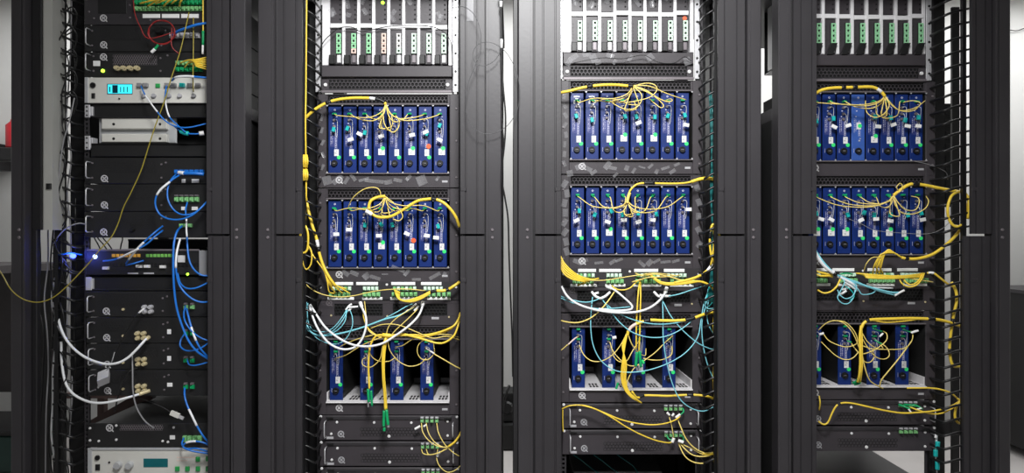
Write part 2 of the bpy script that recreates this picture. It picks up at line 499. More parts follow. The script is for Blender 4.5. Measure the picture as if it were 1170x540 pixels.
# --- 2U units
def unit_2u():
    x0, y0 = 366, 475
    t = T('rack_unit', '', 'rack unit', W(444, 503, YR))
    O('housing', MB().p(372, 475.6, 516, 502, YR+.004, .5, .001), 'body_black', t)
    O('face_plate', MB().p(364.5, 474.6, 524, 502.6, YR, .004), 'face', t)
    plate(t, 'top_lid', (373, 475.2, 516, 479), YR, .004, 'face_dark')
    plate(t, 'seam', (386, 479.2, 500, 479.8), YR, .0012, 'lip')
    for px, py, r in ((366.5,475.6,.005),(385,482,.0045),(427.5,482.3,.0045),(470,482.6,.0045),(511.5,481,.0045),(378.5,495.3,.0045),(511.5,497.3,.0045),(444.5,498,.0055),(522,476,.0045),(398,477.6,.003)):
        screw(t, px, py, YR, r)
    handle(t, 373, 480, 498, YR); handle(t, 518, 482, 497, YR)
    emblem(t, 389.5, 495.4, YR, 3.7, 'grey_print')
    grille(t, (411.5, 487, 480, 498.2), YR, .0115, 'body_black', .82)
    plate(t, 'latch', (374, 475.5, 381, 478), YR, .008, 'knob'); plate(t, 'latch', (508, 476, 516, 479), YR, .008, 'knob')
    plate(t, 'rating_label', (373, 498.6, 381, 501.2), YR, .0008, 'grey_print')
    ab = plate(t, 'adapter_bar', (478, 475.4, 503, 478.2), YR, .006, 'face_dark')
    adapter_row(t, [482.4, 488, 493.6, 499.2], 478.4, 482, 3.6, YR-.004, 'adapter', .007)
    adapter_row(t, [482.4, 488, 493.6, 499.2], 475.6, 477.6, 3.8, YR-.006, 'grey_print', .004)
    return t
u0 = unit_2u()
u0['label'] = 'black unit just under the open bay in the second cabinet'; u0['group'] = 'two-unit black boxes under the open bays'
G2 = u0['group']
dup(u0, off(.6, 29.6), 'black unit with dangling yellow loop, second under open bay, second cabinet', G2)
dup(u0, off(1.2, 59.2), 'black unit cut off by the picture bottom in the second cabinet', G2)
dup(u0, off(277.6, -13.6), 'black unit with two long yellow cables crossing it, third cabinet', G2)
dup(u0, off(278, 16.4), 'lowest black unit of the third cabinet, above a dark gap', G2)
dup(u0, off(545, -17.4), 'black unit with green plugs, right under the bay, rightmost cabinet', G2)
dup(u0, off(545.4, 12.4), 'lowest black unit of the rightmost cabinet with empty white adapters', G2)

# --- patch panels
def patch():
    t = T('fibre_patch_bay', '', 'patch panel', W(444, 343, YR))
    O('housing', MB().p(374, 322, 514, 342.6, YR+.004, .18, .001), 'body_black', t)
    O('face_plate', MB().p(363.5, 320.8, 524.5, 342.9, YR, .004), 'face_dark', t)
    for a, b in ((383,403.5),(407,432),(447,474.5),(481,504.5)): plate(t, 'label_strip', (a, 322, b, 325.6), YR, .0025, 'white')
    for a, b in ((374,404.5),(414,437),(446,478),(488,515)): plate(t, 'label_strip', (a, 339.2, b, 342.4), YR, .0025, 'white')
    for i in range(5): adapter_row(t, [381.5+i*4.6], 327.2, 331.4, 3.4, YR, 'adapter' if i % 2 else 'mint'); adapter_row(t, [378.5+i*5], 333.4, 338.4, 3.8, YR)
    for i in range(4): adapter_row(t, [417+i*4.6], 327.2, 331.4, 3.4, YR, 'mint'); adapter_row(t, [417+i*5.2], 333.4, 338.4, 4.2, YR)
    for i in range(6): adapter_row(t, [451+i*4.6], 327.2, 331.4, 3.4, YR, 'mint' if i % 2 else 'adapter'); adapter_row(t, [450+i*5], 333.4, 338.4, 3.8, YR)
    for i in range(5): adapter_row(t, [486+i*4.6], 327.2, 331.4, 3.4, YR, 'mint'); adapter_row(t, [490+i*5.8], 333.4, 338.4, 4.0, YR)
    for px, py in ((366, 328), (521, 328), (442, 325)): screw(t, px, py, YR)
    return t
p0 = patch(); p0['label'] = 'fibre patch panel with white label strips in the second cabinet'; p0['group'] = 'fibre patch panels'
dup(p0, off(277.5, -15), 'fibre patch panel with white label strips in the third cabinet', 'fibre patch panels')
dup(p0, off(544, -15.8), 'fibre patch panel with white label strips in the rightmost cabinet', 'fibre patch panels')

# --- vented unit under the patch panel
def vented():
    t = T('vented_unit', '', 'rack unit', W(444, 371.5, YR))
    O('housing', MB().p(374, 345, 514, 371, YR+.008, .45, .001), 'body_black', t)
    mb = MB(); frame_with_hole(mb, (363.5, 343.4, 524.5, 371.4), (382, 347, 511, 360.5), YR, .004); O('face_plate', mb, 'face', t)
    plate(t, 'grille_divider', (437, 347, 449, 360.5), YR, .004, 'face', back=0)
    grille(t, (382, 347, 437, 360.5), YR, .012, 'face_black', .82); grille(t, (449, 347, 511, 360.5), YR, .012, 'face_black', .82)
    emblem(t, 376, 345.8, YR, 3.4, 'lip')
    for px, py in ((378.5,360.2),(442.5,361),(513,362)): screw(t, px, py, YR, .0035, 'brass')
    plate(t, 'rating_label', (493, 362, 501.5, 364.6), YR, .0008, 'grey_print')
    return t
v0 = vented(); v0['label'] = 'black vented unit behind white cables in the second cabinet'; v0['group'] = 'vented units below patch panels'
dup(v0, off(277.5, -15), 'black vented unit behind white and cyan cables in the third cabinet', v0['group'])
dup(v0, off(544, -17.2), 'black vented unit below the patch panel in the rightmost cabinet', v0['group'])

# --- module chassis, closed row
def chassis(y0, yv, y2, y3, tray=False):
    t = T('module_chassis', '', 'chassis', W(444, y3, YR))
    D = .36
    mb = MB()
    a, b = W(373, yv, YR), W(513.5, y2, YR)
    mb.box(a.x, b.x, YR+.004, YR+D, W(0, y0+.8, YR).z, a.z)                       # top deck
    mb.box(a.x, b.x, YR+.004, YR+D, b.z, W(0, y3-.8, YR).z)                       # bottom deck
    mb.box(a.x-.003, a.x, YR+.004, YR+D, W(0, y3-.8, YR).z, W(0, y0+.8, YR).z); mb.box(b.x, b.x+.003, YR+.004, YR+D, W(0, y3-.8, YR).z, W(0, y0+.8, YR).z)
    mb.box(a.x, b.x, YR+D-.003, YR+D, b.z, a.z)
    O('housing', mb, 'void', t)
    for x0, x1 in ((363.5, 372.8), (513.8, 524.5)):
        e = O('ear', MB().p(x0, y0+.3, x1, y3-.3, YR, .004), 'face', t)
        xm = x0+2.5 if x0 < 400 else x1-3
        for py in (y0+17, y0+(y3-y0)*.5, y3-12): O('screw', MB().disc(W(xm, py, YR), .004, .003, 8), 'lip', e)
    vb = (372.8, y0+.3, 513.8, yv)
    mb = MB(); frame_with_hole(mb, vb, (374.5, y0+1.5, 511.5, yv-2.6), YR, .004); O('top_frame', mb, 'face', t)
    grille(t, (374.5, y0+1.5, 511.5, yv-2.6), YR, .0128, 'face', .8)
    plate(t, 'top_lip', (373, yv-2.0, 513.5, yv-.7), YR, .005, 'lip')
    plate(t, 'bottom_lip', (373, y2+.2, 513.5, y2+1.5), YR, .010, 'lip' if not tray else 'tray')
    plate(t, 'front_band', (372.8, y2+1.2, 513.8, y3-.3), YR, .004, 'face', back=0)
    emblem(t, 387.5, (y2+y3)/2+(-.5 if not tray else -.4), YR, 3.9, 'emblem')
    plate(t, 'rating_label', (505, (y2+y3)/2, 511.5, (y2+y3)/2+2.4), YR, .0008, 'grey_print')
    if tray:
        b_ = W(373, y2, YR); e_ = W(513.5, y2, YR)
        tr = O('tray', MB().box(b_.x, e_.x, YR+.0, YR+.30, b_.z, b_.z+.002), 'tray', t)
        mb = MB()
        for gx in (402, 436.5, 471, 505):
            for r_ in range(2):
                for k in range(3):
                    c = Vector((X(gx-3.6+k*3.7, YR), YR+.028+r_*.034, b_.z+.0024)); 
                    mb.obox(c, Vector((.0036, 0, 0)), Vector((0, .012, 0)), Vector((0, 0, .0004)))
        O('slots', mb, 'void', tr)
        mb = MB(); mb.box(b_.x, b_.x+.004, YR+.005, YR+.3, b_.z+.002, b_.z+.03); mb.box(e_.x-.004, e_.x, YR+.005, YR+.3, b_.z+.002, b_.z+.03); mb.box(b_.x, e_.x, YR+.296, YR+.3, b_.z, b_.z+.02)
        O('tray_rim', mb, 'tray', tr)
    else:
        mb = MB()
        for k in range(9):
            q = W(374.3+k*17.25, y2+.2, YR-.004)
            mb.add([(q.x-.004,q.y-.006,q.z),(q.x+.004,q.y-.006,q.z),(q.x,q.y-.006,q.z+.006),(q.x,q.y+.004,q.z)], [(0,1,2),(0,3,1),(1,3,2),(2,3,0)])
            q = W(374.3+k*17.25, yv-.2, YR-.004)
            mb.add([(q.x-.004,q.y-.006,q.z),(q.x+.004,q.y-.006,q.z),(q.x,q.y-.006,q.z-.005),(q.x,q.y+.004,q.z)], [(0,1,2),(0,3,1),(1,3,2),(2,3,0)])
        O('guide_tips', mb, 'steel', t)
    return t
GCH = 'chassis of eight blue modules'
ch = {}
ch[1,0] = chassis(107, 120.5, 197.5, 214.6); ch[1,0]['label'] = 'upper chassis of eight blue modules in the second cabinet'; ch[1,0]['group'] = GCH
ch[1,1] = dup(ch[1,0], off(0, 107.8), 'lower full chassis of blue modules in the second cabinet', GCH)
ch[2,0] = dup(ch[1,0], off(277.5, -15.6), 'upper chassis of eight blue modules in the third cabinet', GCH)
ch[2,1] = dup(ch[1,0], off(277.5, 92.4), 'lower full chassis of blue modules in the third cabinet', GCH)
ch[3,0] = dup(ch[1,0], off(544, -14.0), 'upper chassis of eight blue modules in the rightmost cabinet', GCH)
ch[3,1] = dup(ch[1,0], off(544, 92.6), 'lower full chassis of blue modules in the rightmost cabinet', GCH)
GOB = 'half-filled chassis with open bays'
ob = {}
ob[1] = chassis(372, 388.5, 458.2, 474, True); ob[1]['label'] = 'half-empty chassis with white tray and four blue modules, second cabinet'; ob[1]['group'] = GOB
ob[2] = dup(ob[1], off(277.5, -14.3), 'half-empty chassis with white tray and four blue modules, third cabinet', GOB)
ob[3] = dup(ob[1], off(544, -17.6), 'half-empty chassis with white tray and blue modules, rightmost cabinet', GOB)

# --- tape pieces stuck to the chassis bands and covers
for px, py, w, h, a in ((374,206,10,10,.3),(386,205,14,6,.7),(396,206,9,4,1.0),(404,203,9,4,-.9),(416,205,12,3,.3),(428,207,22,4,-.1),(444,208,9,5,.2),(455,206,10,4,-.2),(467,203,8,4,.8),(482,206,11,11,.4),(500,204,6,3,.9)):
    tape(ch[1,0], px, py, YR, w, h, a)
for px, py, w, h, a in ((395,312,9,5,-.6),(405,312,10,5,-.4),(419,315,8,7,.7),(429,317,12,4,-.3),(455,307,16,4,-.4),(465,311,9,4,.9),(476,319,10,3,0),(497,315,14,4,.5),(508,313,5,4,1.2),(440,313,7,1.5,0)):
    tape(ch[1,1], px, py, YR, w, h, a)
for px, py, w, h, a in ((663,190,12,6,.4),(672,193,9,5,-.5),(678,197,8,4,.6),(694,189,10,6,.9),(700,192,9,4,-.2),(703,200,7,3,.7),(716,192,6,5,1.2),(724,195,7,3,1.0),(733,191,8,2,-.3),(743,190,7,3,.7),(750,196,6,4,1.1),(760,192,10,3,.3),(768,196,8,4,.6),(773,188,7,3,.4),(651,198,7,7,.2)):
    tape(ch[2,0], px, py, YR, w, h, a)
for px, py, w, h, a in ((660,299,11,5,-.4),(668,298,8,4,.5),(684,300,10,3,.1),(700,299,9,4,.6),(707,297,9,3,.4),(733,301,10,4,-.7),(742,300,8,6,.8),(750,298,9,3,.5),(760,299,12,3,.1),(772,298,9,3,.3)):
    tape(ch[2,1], px, py, YR, w, h, a)
for k in range(8):
    tape(ch[2,0], 646+random.uniform(-1.5,1.5), 110+k*11, YR, 4, 7, random.uniform(-.6,.6)); tape(ch[2,1], 646+random.uniform(-2,2), 210+k*11, YR, 6, 9, random.uniform(-.6,.6))
for k in range(5):
    tape(ch[1,0], 369+random.uniform(-1,1), 135+k*14, YR, 3.4, 7, random.uniform(-.5,.5)); tape(ch[2,1], 797+random.uniform(-1,2), 215+k*16, YR, 6, 8, random.uniform(-.6,.6))

# ------------------------------------------------------------------ blue plug-in modules
PXM = 1/S
MW, MH = 15*PXM, 76.2*PXM
def mface(mat_name):
    # faceplate local: origin bottom centre of the face
    mb = MB(); mb.cbox(-MW/2, MW/2, 0, .004, 0, MH, .0014); return mb
def module_proto():
    protos = {}
    def keep(name, mb, m):
        o = O(name, mb, m, None, world=False); protos.setdefault(name, []).append(o.data); bpy.data.objects.remove(o)
    keep('face_plate', mface('blue'), 'blue')
    keep('body', MB().box(-MW/2+.003, MW/2-.003, .004, .27, .006, MH-.006), 'body_black')
    zs = MH*.145
    mb = MB(); mb.disc((-.001, 0, zs), .0112, .006, 18, .9); mb.ring((-.001, -.006, zs), .0102, .0075, .0015, 18); keep('thumb_screw', mb, 'knob')
    mb = MB()
    for a in (-.55, .1, .5): mb.box(-.001+a*.006-.0006, -.001+a*.006+.0006, -.0068, -.006, zs-.001, zs+.001)
    keep('screw_print', mb, 'grey_print')
    mb = MB()                                   # printed legends: tiny strokes
    for k in range(10): mb.box(-.0145, -.0135 + (k % 3)*.0007, -.0004, 0, MH*(.42+.022*k), MH*(.42+.022*k)+.003)
    for k in range(9): mb.box(-.009, -.0078+(k % 2)*.0008, -.0004, 0, MH*(.44+.022*k), MH*(.44+.022*k)+.0028)
    mb.box(.0005, .0012, -.0004, 0, MH*.36, MH*.6); mb.box(.0065, .0071, -.0004, 0, MH*.36, MH*.58)
    for k in range(11): mb.box(.0022, .0046+(k % 3)*.0006, -.0005, 0, MH*(.38+.021*k), MH*(.38+.021*k)+.0022)
    for k in range(5): mb.box(-.016, -.0148, -.0005, 0, MH*(.12+.013*k), MH*(.12+.013*k)+.002)
    mb.box(-.008, -.003, -.0005, 0, MH*.74, MH*.752); mb.box(-.010, -.006, -.0005, 0, MH*.655, MH*.668); mb.box(.004, .009, -.0005, 0, MH*.84, MH*.85)
    mb.ring((0, 0, MH*.945), .0034, .0018, .0005, 10)
    keep('legend', mb, 'legend_print')
    keep('legend_sheen_band', MB().box(-.0165, .0085, -.0003, 0, MH*.39, MH*.645), 'band')  # lilac bar: painted sheen behind the printed legend columns
    mb = MB()                                   # three round ports
    for z in (.79, .70, .62): mb.disc((-.002, 0, MH*z), .0055, .007, 12, .7)
    keep('port', mb, 'lip')
    mb = MB(); mb.cbox(-.007, .006, -.010, 0, MH*.87, MH*.87+.006, .001); keep('adapter', mb, 'boot_green')
    P = crv([(-.004, -.003, MH*.79), (.002, -.010, MH*.80), (.010, -.010, MH*.785), (.011, -.008, MH*.70), (.010, -.006, MH*.60), (.008, -.002, MH*.52)], 4)
    keep('pigtail', MB().tube(P, .0008, 4), 'white')
    P = crv([(-.003, -.003, MH*.70), (.003, -.009, MH*.69), (.005, -.009, MH*.62), (.003, -.004, MH*.55)], 4)
    keep('pigtail', MB().tube(P, .0008, 4), 'white')
    mb = MB(); mb.box(-.002, .0135, -.0008, 0, MH*.255, MH*.355); keep('sticker', mb, 'offwhite')
    mb = MB(); mb.box(-.006, .0165, -.0008, 0, MH*.27, MH*.365); keep('sticker', mb, 'offwhite')
    mb = MB(); mb.disc((.014, 0, MH*.235), .0068, .0007, 14, 1); keep('dot', mb, 'green_dot')
    mb = MB(); mb.disc((.010, -.0008, MH*.37), .007, .0007, 14, 1); keep('dot', mb, 'green_dot')
    mb = MB(); mb.box(0, .006, -.0012, -.0008, MH*.29, MH*.31); mb.box(.003, .009, -.0012, -.0008, MH*.325, MH*.335); keep('sticker_print', mb, 'grey_print')
    mb = MB(); mb.cbox(-.0055, .0055, -.0035, .0035, -.008, .008, .001); keep('dust_cap', mb, 'teal')
    mb = MB(); mb.cbox(-.010, .010, -.002, .002, -.006, .006, .001); keep('flag', mb, 'white')
    mb = MB(); mb.disc((0, 0, 0), .0085, .0008, 14, 1); keep('dot', mb, 'orange_dot')
    mb = MB(); mb.box(-.011, -.0016, -.0008, 0, 0, .005); mb.box(.001, .009, -.0008, 0, .001, .0045); mb.box(-.006, .004, -.0008, 0, -.008, -.003); mb.box(-.012, -.007, -.0008, 0, -.022, -.013); mb.box(.006, .012, -.0008, 0, -.02, -.012)
    keep('paint_fleck', mb, 'white')
    return protos
MP = module_proto()
CABN = {1: 'second', 2: 'third', 3: 'rightmost'}
ORD = ['first', 'second', 'third', 'fourth', 'fifth', 'sixth', 'seventh', 'eighth']
def put(t, name, k=0, loc=(0,0,0), rot=0):
    o = bpy.data.objects.new(name, MP[name][k]); COL.objects.link(o); o.parent = t; o.location = loc; o.rotation_euler = (0, rot, 0)
    return o
YM = YR+.006
def module(px0, ybot, label, group, style):
    rnd = random.Random(int(px0*13+ybot*7))
    c = W(px0+7.5, ybot, YR); c.y = YM
    t = T('blue_module', label, 'module', c, group)
    f = put(t, 'face_plate'); put(t, 'body'); put(t, 'legend'); put(t, 'sticker_print')
    ts = put(t, 'thumb_screw'); o = bpy.data.objects.new('screw_print', MP['screw_print'][0]); COL.objects.link(o); o.parent = ts
    if style.get('light'):
        f.material_slots[0].link = 'OBJECT'; f.material_slots[0].material = M['blue_light']
        put(t, 'sticker', 0, (-.004, 0, .05)); put(t, 'dot', 1, (-.005, 0, .035)); return t
    put(t, 'legend_sheen_band'); put(t, 'port'); put(t, 'adapter'); put(t, 'pigtail', 0); put(t, 'pigtail', 1)
    if style.get('lower'):
        put(t, 'adapter', 0, (0, 0, -.034))
    if style.get('big'): put(t, 'sticker', 1); put(t, 'dot', 1)
    else: put(t, 'sticker', 0); put(t, 'dot', 0)
    if style.get('orange'): put(t, 'dot', 2, (.012, -.0016, MH*.40))
    if style.get('fleck'): put(t, 'paint_fleck', 0, (0, 0, MH*.93)); put(t, 'paint_fleck', 0, (.001, 0, MH*.80), math.pi)
    if style.get('cap'):
        cx, cz, a = style['cap']; put(t, 'dust_cap', 0, (cx, -.018, MH*cz), a)
    if style.get('flag'):
        cx, cz, a = style['flag']; put(t, 'flag', 0, (cx, -.022, MH*cz), a)
    return t
def rstyle(ci, row, k):
    r = random.Random(ci*100+row*10+k)
    s = {}
    if row < 2:
        s['cap'] = (r.uniform(-.008, .010), r.uniform(.58, .66), r.uniform(-.5, .5)) if r.random() < .75 else None
        s['flag'] = (r.uniform(-.006, .014), r.uniform(.47, .56), r.uniform(-.5, .5)) if r.random() < .6 else None
    else: s['lower'] = True
    return s
spec_ = {(1,0,3):{'big':1},(1,0,5):{'big':1},(1,0,7):{'big':1,'cap':(.0,.7,.4)},(1,0,6):{'orange':1,'flag':(.004,.6,-.4)},(1,0,2):{'flag':(-.014,.57,.5)},
         (1,1,3):{'big':1,'flag':(.0,.47,0)},(1,1,5):{'orange':1,'flag':(-.008,.5,.4)},(1,1,7):{'flag':(-.012,.44,.1)},(1,1,1):{'flag':(.002,.56,0)},
         (2,0,3):{'big':1},(2,0,5):{'big':1},(2,0,0):{'fleck':1},(2,0,1):{'fleck':1},(2,1,2):{'big':1},(2,1,7):{'flag':(.014,.66,0)},
         (3,0,3):{'light':1},(3,0,4):{'big':1},(3,1,0):{'big':1},(3,1,1):{'big':1},(3,1,2):{'big':1},(3,1,5):{'big':1}}
rows = {0: 'top row', 1: 'middle row'}
LOOK = {(1,0,6): 'blue module with an orange dot, top row of the second cabinet',
        (1,1,5): 'blue module with an orange dot, middle row of the second cabinet',
        (3,0,3): 'paler blue module without ports, top row of the rightmost cabinet',
        (2,0,0): 'blue module flecked with white paint, first in third cabinet top row',
        (2,0,1): 'blue module flecked with white paint, second in third cabinet top row'}
YB = {(1,0):197.3,(1,1):305.0,(2,0):181.7,(2,1):289.6,(3,0):183.2,(3,1):289.8}
X0 = {1:374.6, 2:652.0}
MODX = {}
for ci in (1, 2, 3):
    for row in (0, 1):
        for k in range(8):
            if ci < 3: px = X0[ci]+17.25*k+(.6 if (ci == 2 and row) else 0)
            else: px = 1040.6-16.62*(7-k)+row*.6
            s = rstyle(ci, row, k); s.update(spec_.get((ci,row,k), {}))
            lab = LOOK.get((ci,row,k)) or f'{ORD[k]} blue module from the left in the {rows[row]}, {CABN[ci]} cabinet'
            MODX[ci,row,k] = px+7.2
            module(px, YB[ci,row], lab, f'blue modules in the {rows[row]} of the {CABN[ci]} cabinet', s)
LOW = {1: (457.4, [376.2, 411, 445.6, 480]), 2: (443.2, [653.6, 688.4, 723, 757.4]), 3: (439.8, [924.4, 958.6, 991.8, 1024.6])}
for ci, (yb, xs) in LOW.items():
    for k, px in enumerate(xs):
        MODX[ci,2,k] = px+7.2
        module(px, yb, f'{ORD[k]} blue module from the left in the half-empty bay, {CABN[ci]} cabinet', f'blue modules in the half-empty bay of the {CABN[ci]} cabinet', rstyle(ci, 2, k))

# ------------------------------------------------------------------ card cages at the top
def cage(ci, dx, dy, lab):
    # template numbers are for cabinet two
    def R(a, b, c, d): return (a+dx, b+dy, c+dx, d+dy)
    t = T('card_cage', lab, 'card cage', W(444+dx, 106.5+dy, YR), 'silver card cages')
    D = .3
    a, b = W(369+dx, -50, YR), W(516+dx, 75+dy, YR)
    O('back_wall', MB().box(a.x, b.x, YR+D-.004, YR+D, b.z, W(0,-50,YR).z), 'void', t)
    O('floor_deck', MB().box(a.x, b.x, YR+.004, YR+D, b.z-.003, b.z), 'steel', t)
    for i, (x0, x1) in enumerate(((360.5, 366.5), (517.5, 523.5))):
        mb = MB().p(*R(x0, -50-dy, x1, 105), YR, .004, .0008)
        f = O('side_flange', mb, 'steel', t)
        py = 20
        for k, py in enumerate((-20, 0, 20, 40, 61, 81.5, 97)):
            O('screw', MB().disc(W(x0+3+dx, py+dy, YR), .0042, .003, 8), 'knob', f)
    for x0, x1 in ((367, 377), (512.5, 516.5)):
        O('side_wall', MB().p(*R(x0, -50-dy, x1, 74.5), YR+.001, .25, .001), 'cage_white', t)
    O('cover_plate', MB().p(*R(367.5, 75, 516.5, 87.6), YR-.012, .02, .0015), 'face', t)
    vb = R(367.5, 87.8, 516.5, 104.2)
    mb = MB(); frame_with_hole(mb, vb, R(375.5, 91, 509, 102), YR, .004); O('vent_frame', mb, 'face', t)
    grille(t, R(375.5, 91, 509, 102), YR, .0132, 'face', .82)
    for x in (372, 511.5): O('round_screw', MB().disc(W(x+dx, 97+dy, YR), .0065, .005, 14), 'offwhite', t)
    plate(t, 'bottom_lip', R(367.5, 103.4, 516.5, 106.4), YR, .007, 'lip')
    return t
cages = {1: cage(1, 0, 0, 'silver card cage with eight cards atop the second cabinet'),
         2: cage(2, 276, -15, 'silver card cage with eight cards atop the third cabinet'),
         3: cage(3, 541, -13, 'silver card cage with eight cards atop the rightmost cabinet')}
for px, py, w, h, a in ((650,71,10,6,1.0),(655,66,12,6,.6),(678,67,8,9,.5),(683,72,7,4,.4),(697,64,9,5,-.3),(702,71,6,4,.9),(720,67,8,4,1.0),(742,66,9,8,.6),(785,70,8,9,.3),(670,63,9,4,.2)):
    tape(cages[2], px, py, YR-.012, w, h, a)

CP = {}
def cardproto():
    def keep(k, name, mb, m):
        o = O(name, mb, m, None, world=False); CP[k] = o.data; bpy.data.objects.remove(o)
    u = PXM
    keep('lower', 'lower_face', MB().cbox(-6.8*u, 6.8*u, 0, .004, .5*u, 40.5*u, .0012), 'card')
    keep('upper', 'upper_face', MB().cbox(-6.8*u, 6.8*u, .002, .006, 46*u, 110*u, .0012), 'card')
    keep('bar', 'cross_bar', MB().cbox(-6.9*u, 6.9*u, -.006, .004, 41*u, 46*u, .0015), 'cage_white')
    keep('lever', 'lever', MB().cbox(-7*u, -.6*u, -.022, 0, -1*u, 9.5*u, .002), 'knob')
    mb = MB(); a = Vector((-5*u, -.018, 0)); 
    mb.obox((0*u, -.014, 5*u), Vector((3.4*u, 0, 0)), Vector((0, .006, 0)), Vector((2.6*u, 0, 6.5*u))); keep('lever3', 'lever', mb, 'knob')
    keep('tab', 'tab', MB().cbox(1*u, 5.2*u, -.004, 0, 2*u, 11*u, .001), 'lip')
    keep('block', 'terminal_block', MB().cbox(.6*u, 6.0*u, -.006, 0, 11.5*u, 35.5*u, .001), 'body_black')
    w = 5.2*u; h = 5.5*u; th = w*.27
    mb = MB()
    mb.cbox(0, th, -.005, 0, 0, h, .0005); mb.cbox(w-th, w, -.005, 0, 0, h, .0005); mb.cbox(th, w-th, -.005, 0, 0, th, .0005); mb.cbox(th, w-th, -.005, 0, h-th, h, .0005)
    keep('term', 'terminal', mb, 'mint')
    mb = MB()
    for k in range(6): mb.disc((4*u, .002, (52+k*5.5)*u), .0032, .0012, 8, .9)
    for k in range(5): mb.box(-4.5*u, -4.1*u, -.0006, 0, (15+k*4)*u, (16.6+k*4)*u)
    keep('holes', 'sockets', mb, 'void')
    keep('div', 'divider', MB().cbox(-1.75*u, 1.75*u, -.004, .24, 0, 112*u, .001), 'cage_white')
    keep('led', 'indicator', MB().disc((1.5*u, .002, 71*u), .006, .004, 12, .8), 'led_green')
    keep('sticker', 'orange_dot', MB().disc((2.8*u, -.001, 38.2*u), .0075, .001, 14, 1), 'orange_dot')
cardproto()
def cput(t, name, key, loc=(0,0,0), m=None):
    o = bpy.data.objects.new(name, CP[key]); COL.objects.link(o); o.parent = t; o.location = loc
    if m: o.material_slots[0].link = 'OBJECT'; o.material_slots[0].material = M[m]
    return o
CC = {1: (384.2, 17.13, 73.6), 2: (659.2, 17.2, 59.0), 3: (1048.0-16.6*7, 16.6, 62)}
for ci, (x, p_, yb) in CC.items():
    cg = cages[ci]
    for k in range(8):
        c = W(x+p_*k, yb, YR); c.y = YR+.003
        lab = f'{ORD[k]} dark card from the left in card cage atop the {CABN[ci]} cabinet'
        if ci == 1 and k == 3: lab = 'dark card with a lit green lamp atop the second cabinet'
        if ci == 2 and k == 7: lab = 'dark card with an orange dot atop the third cabinet'
        t = T('plug_in_card', lab, 'card', c, f'cards atop the {CABN[ci]} cabinet')
        cput(t, 'lower_face', 'lower'); cput(t, 'upper_face', 'upper')
        cput(t, 'cross_bar', 'bar', (0, 0, (random.uniform(-1.2, .8) if ci != 3 else -1+random.uniform(-1.2, 1.2))*PXM))
        cput(t, 'lever', 'lever' if ci != 3 else 'lever3'); cput(t, 'tab', 'tab', m='offwhite' if random.random() < .4 else None)
        cput(t, 'sockets', 'holes')
        b = cput(t, 'terminal_block', 'block')
        for j in range(4):
            m = 'mint' if ci < 3 else 'term_green'
            if ci == 1 and k < 3: m = 'term_green'
            if ci == 1 and ((k == 1 and j == 0) or k == 3): m = 'term_pink'
            if ci == 1 and k == 4 and j > 0: m = 'term_white'
            cput(b, 'terminal', 'term', (.6*PXM, -.006, (12+5.8*j)*PXM), m)
        if ci == 1 and k == 3: cput(t, 'indicator', 'led')
        if ci == 2 and k == 7: cput(t, 'orange_dot', 'sticker')
        if random.random() < .8 and ci < 3:
            for q in range(2):
                cc = W(x+p_*k-2+random.uniform(-2,2), yb-52-random.random()*22, YR); 
                tape(t, x+p_*k-2+random.uniform(-2,2), yb-51-random.random()*22, YR+.003, random.uniform(4,7), random.uniform(5,10), random.uniform(-.7,.7))
        if k < 7:
            d = bpy.data.objects.new('divider', CP['div']); COL.objects.link(d); d.parent = cg
            q = W(x+p_*(k+.5)+.1, yb, YR); d.location = q-ORG[cg.name]

# ------------------------------------------------------------------ leftmost cabinet equipment
Y1 = 2.30
def unit1(name, label, cat, x0, y0, y1, m='face_black', depth=.5, group=None, x1=258, body=True):
    t = T(name, label, cat, W((x0+x1)/2, y1, Y1), group)
    if body: O('housing', MB().p(x0+7, y0+.8, x1-6, y1-.6, Y1+.004, depth, .001), 'body_black', t)
    O('face_plate', MB().p(x0, y0+.2, x1, y1-.2, Y1, .004), m, t)
    return t
def std2u(label, x0, y0, y1, ex, ey, screws=True, group='black amplifier units of the leftmost cabinet'):
    t = unit1('amplifier_unit', label, 'rack unit', x0, y0, y1, group=group)
    handle(t, x0+7.5, y0+5.5, y1-6.5, Y1)
    emblem(t, ex, ey, Y1, 4.0)
    h = y1-y0
    grille(t, (x0+17, y0+3, x0+82, y0+h*.55), Y1, .010, 'face_black', .6)
    for px, py in ((x0+9, y0+6.5), (x0+9, y1-7), (x0+88, y0+8), (x0+88, y1-7), (x0+93, y0+6)): screw(t, px, py, Y1, .0035, 'lip')
    return t
G1 = 'black amplifier units of the leftmost cabinet'
# topmost patch unit
t = unit1('patch_unit', 'topmost unit of the leftmost cabinet with green adapters and label strips', 'patch panel', 96, -12, 28.5, 'face_dark')
plate(t, 'window_panel', (112, -6, 145, 15.5), Y1, .002, 'body_black'); emblem(t, 118.3, 20.6, Y1, 4)
for a, b in ((163, 183), (185, 205), (207, 227)): plate(t, 'label_strip', (a, 16, b, 20.8), Y1, .002, 'white')
adapter_row(t, [157+i*4.9 for i in range(16)], 8, 13, 3.8, Y1, 'adapter'); adapter_row(t, [157+i*4.9 for i in range(16)], 1, 6, 3.8, Y1, 'boot_green')
for px, py in ((107.5,21),(102,13.5),(148.7,6),(148.7,20.3),(172,23)): screw(t, px, py, Y1, .0035, 'lip')
t = std2u('black unit behind the red fibre coil in the leftmost cabinet', 96.3, 28.8, 59, 118.5, 51.2)
adapter_row(t, [197+i*6 for i in range(6)], 38, 44, 4.4, Y1, 'grey_print')
O('port_hub', MB().disc(W(184, 36, Y1), .012, .02, 16), 'knob', t)
t = unit1('amplifier_unit', 'black unit with four round connectors and green lamp, leftmost cabinet', 'rack unit', 96.3, 59.2, 88, group=G1)
handle(t, 103.6, 63, 81, Y1); emblem(t, 118.3, 65, Y1, 4)
grille(t, (129, 62, 180, 74.5), Y1, .008, 'lip', .75)
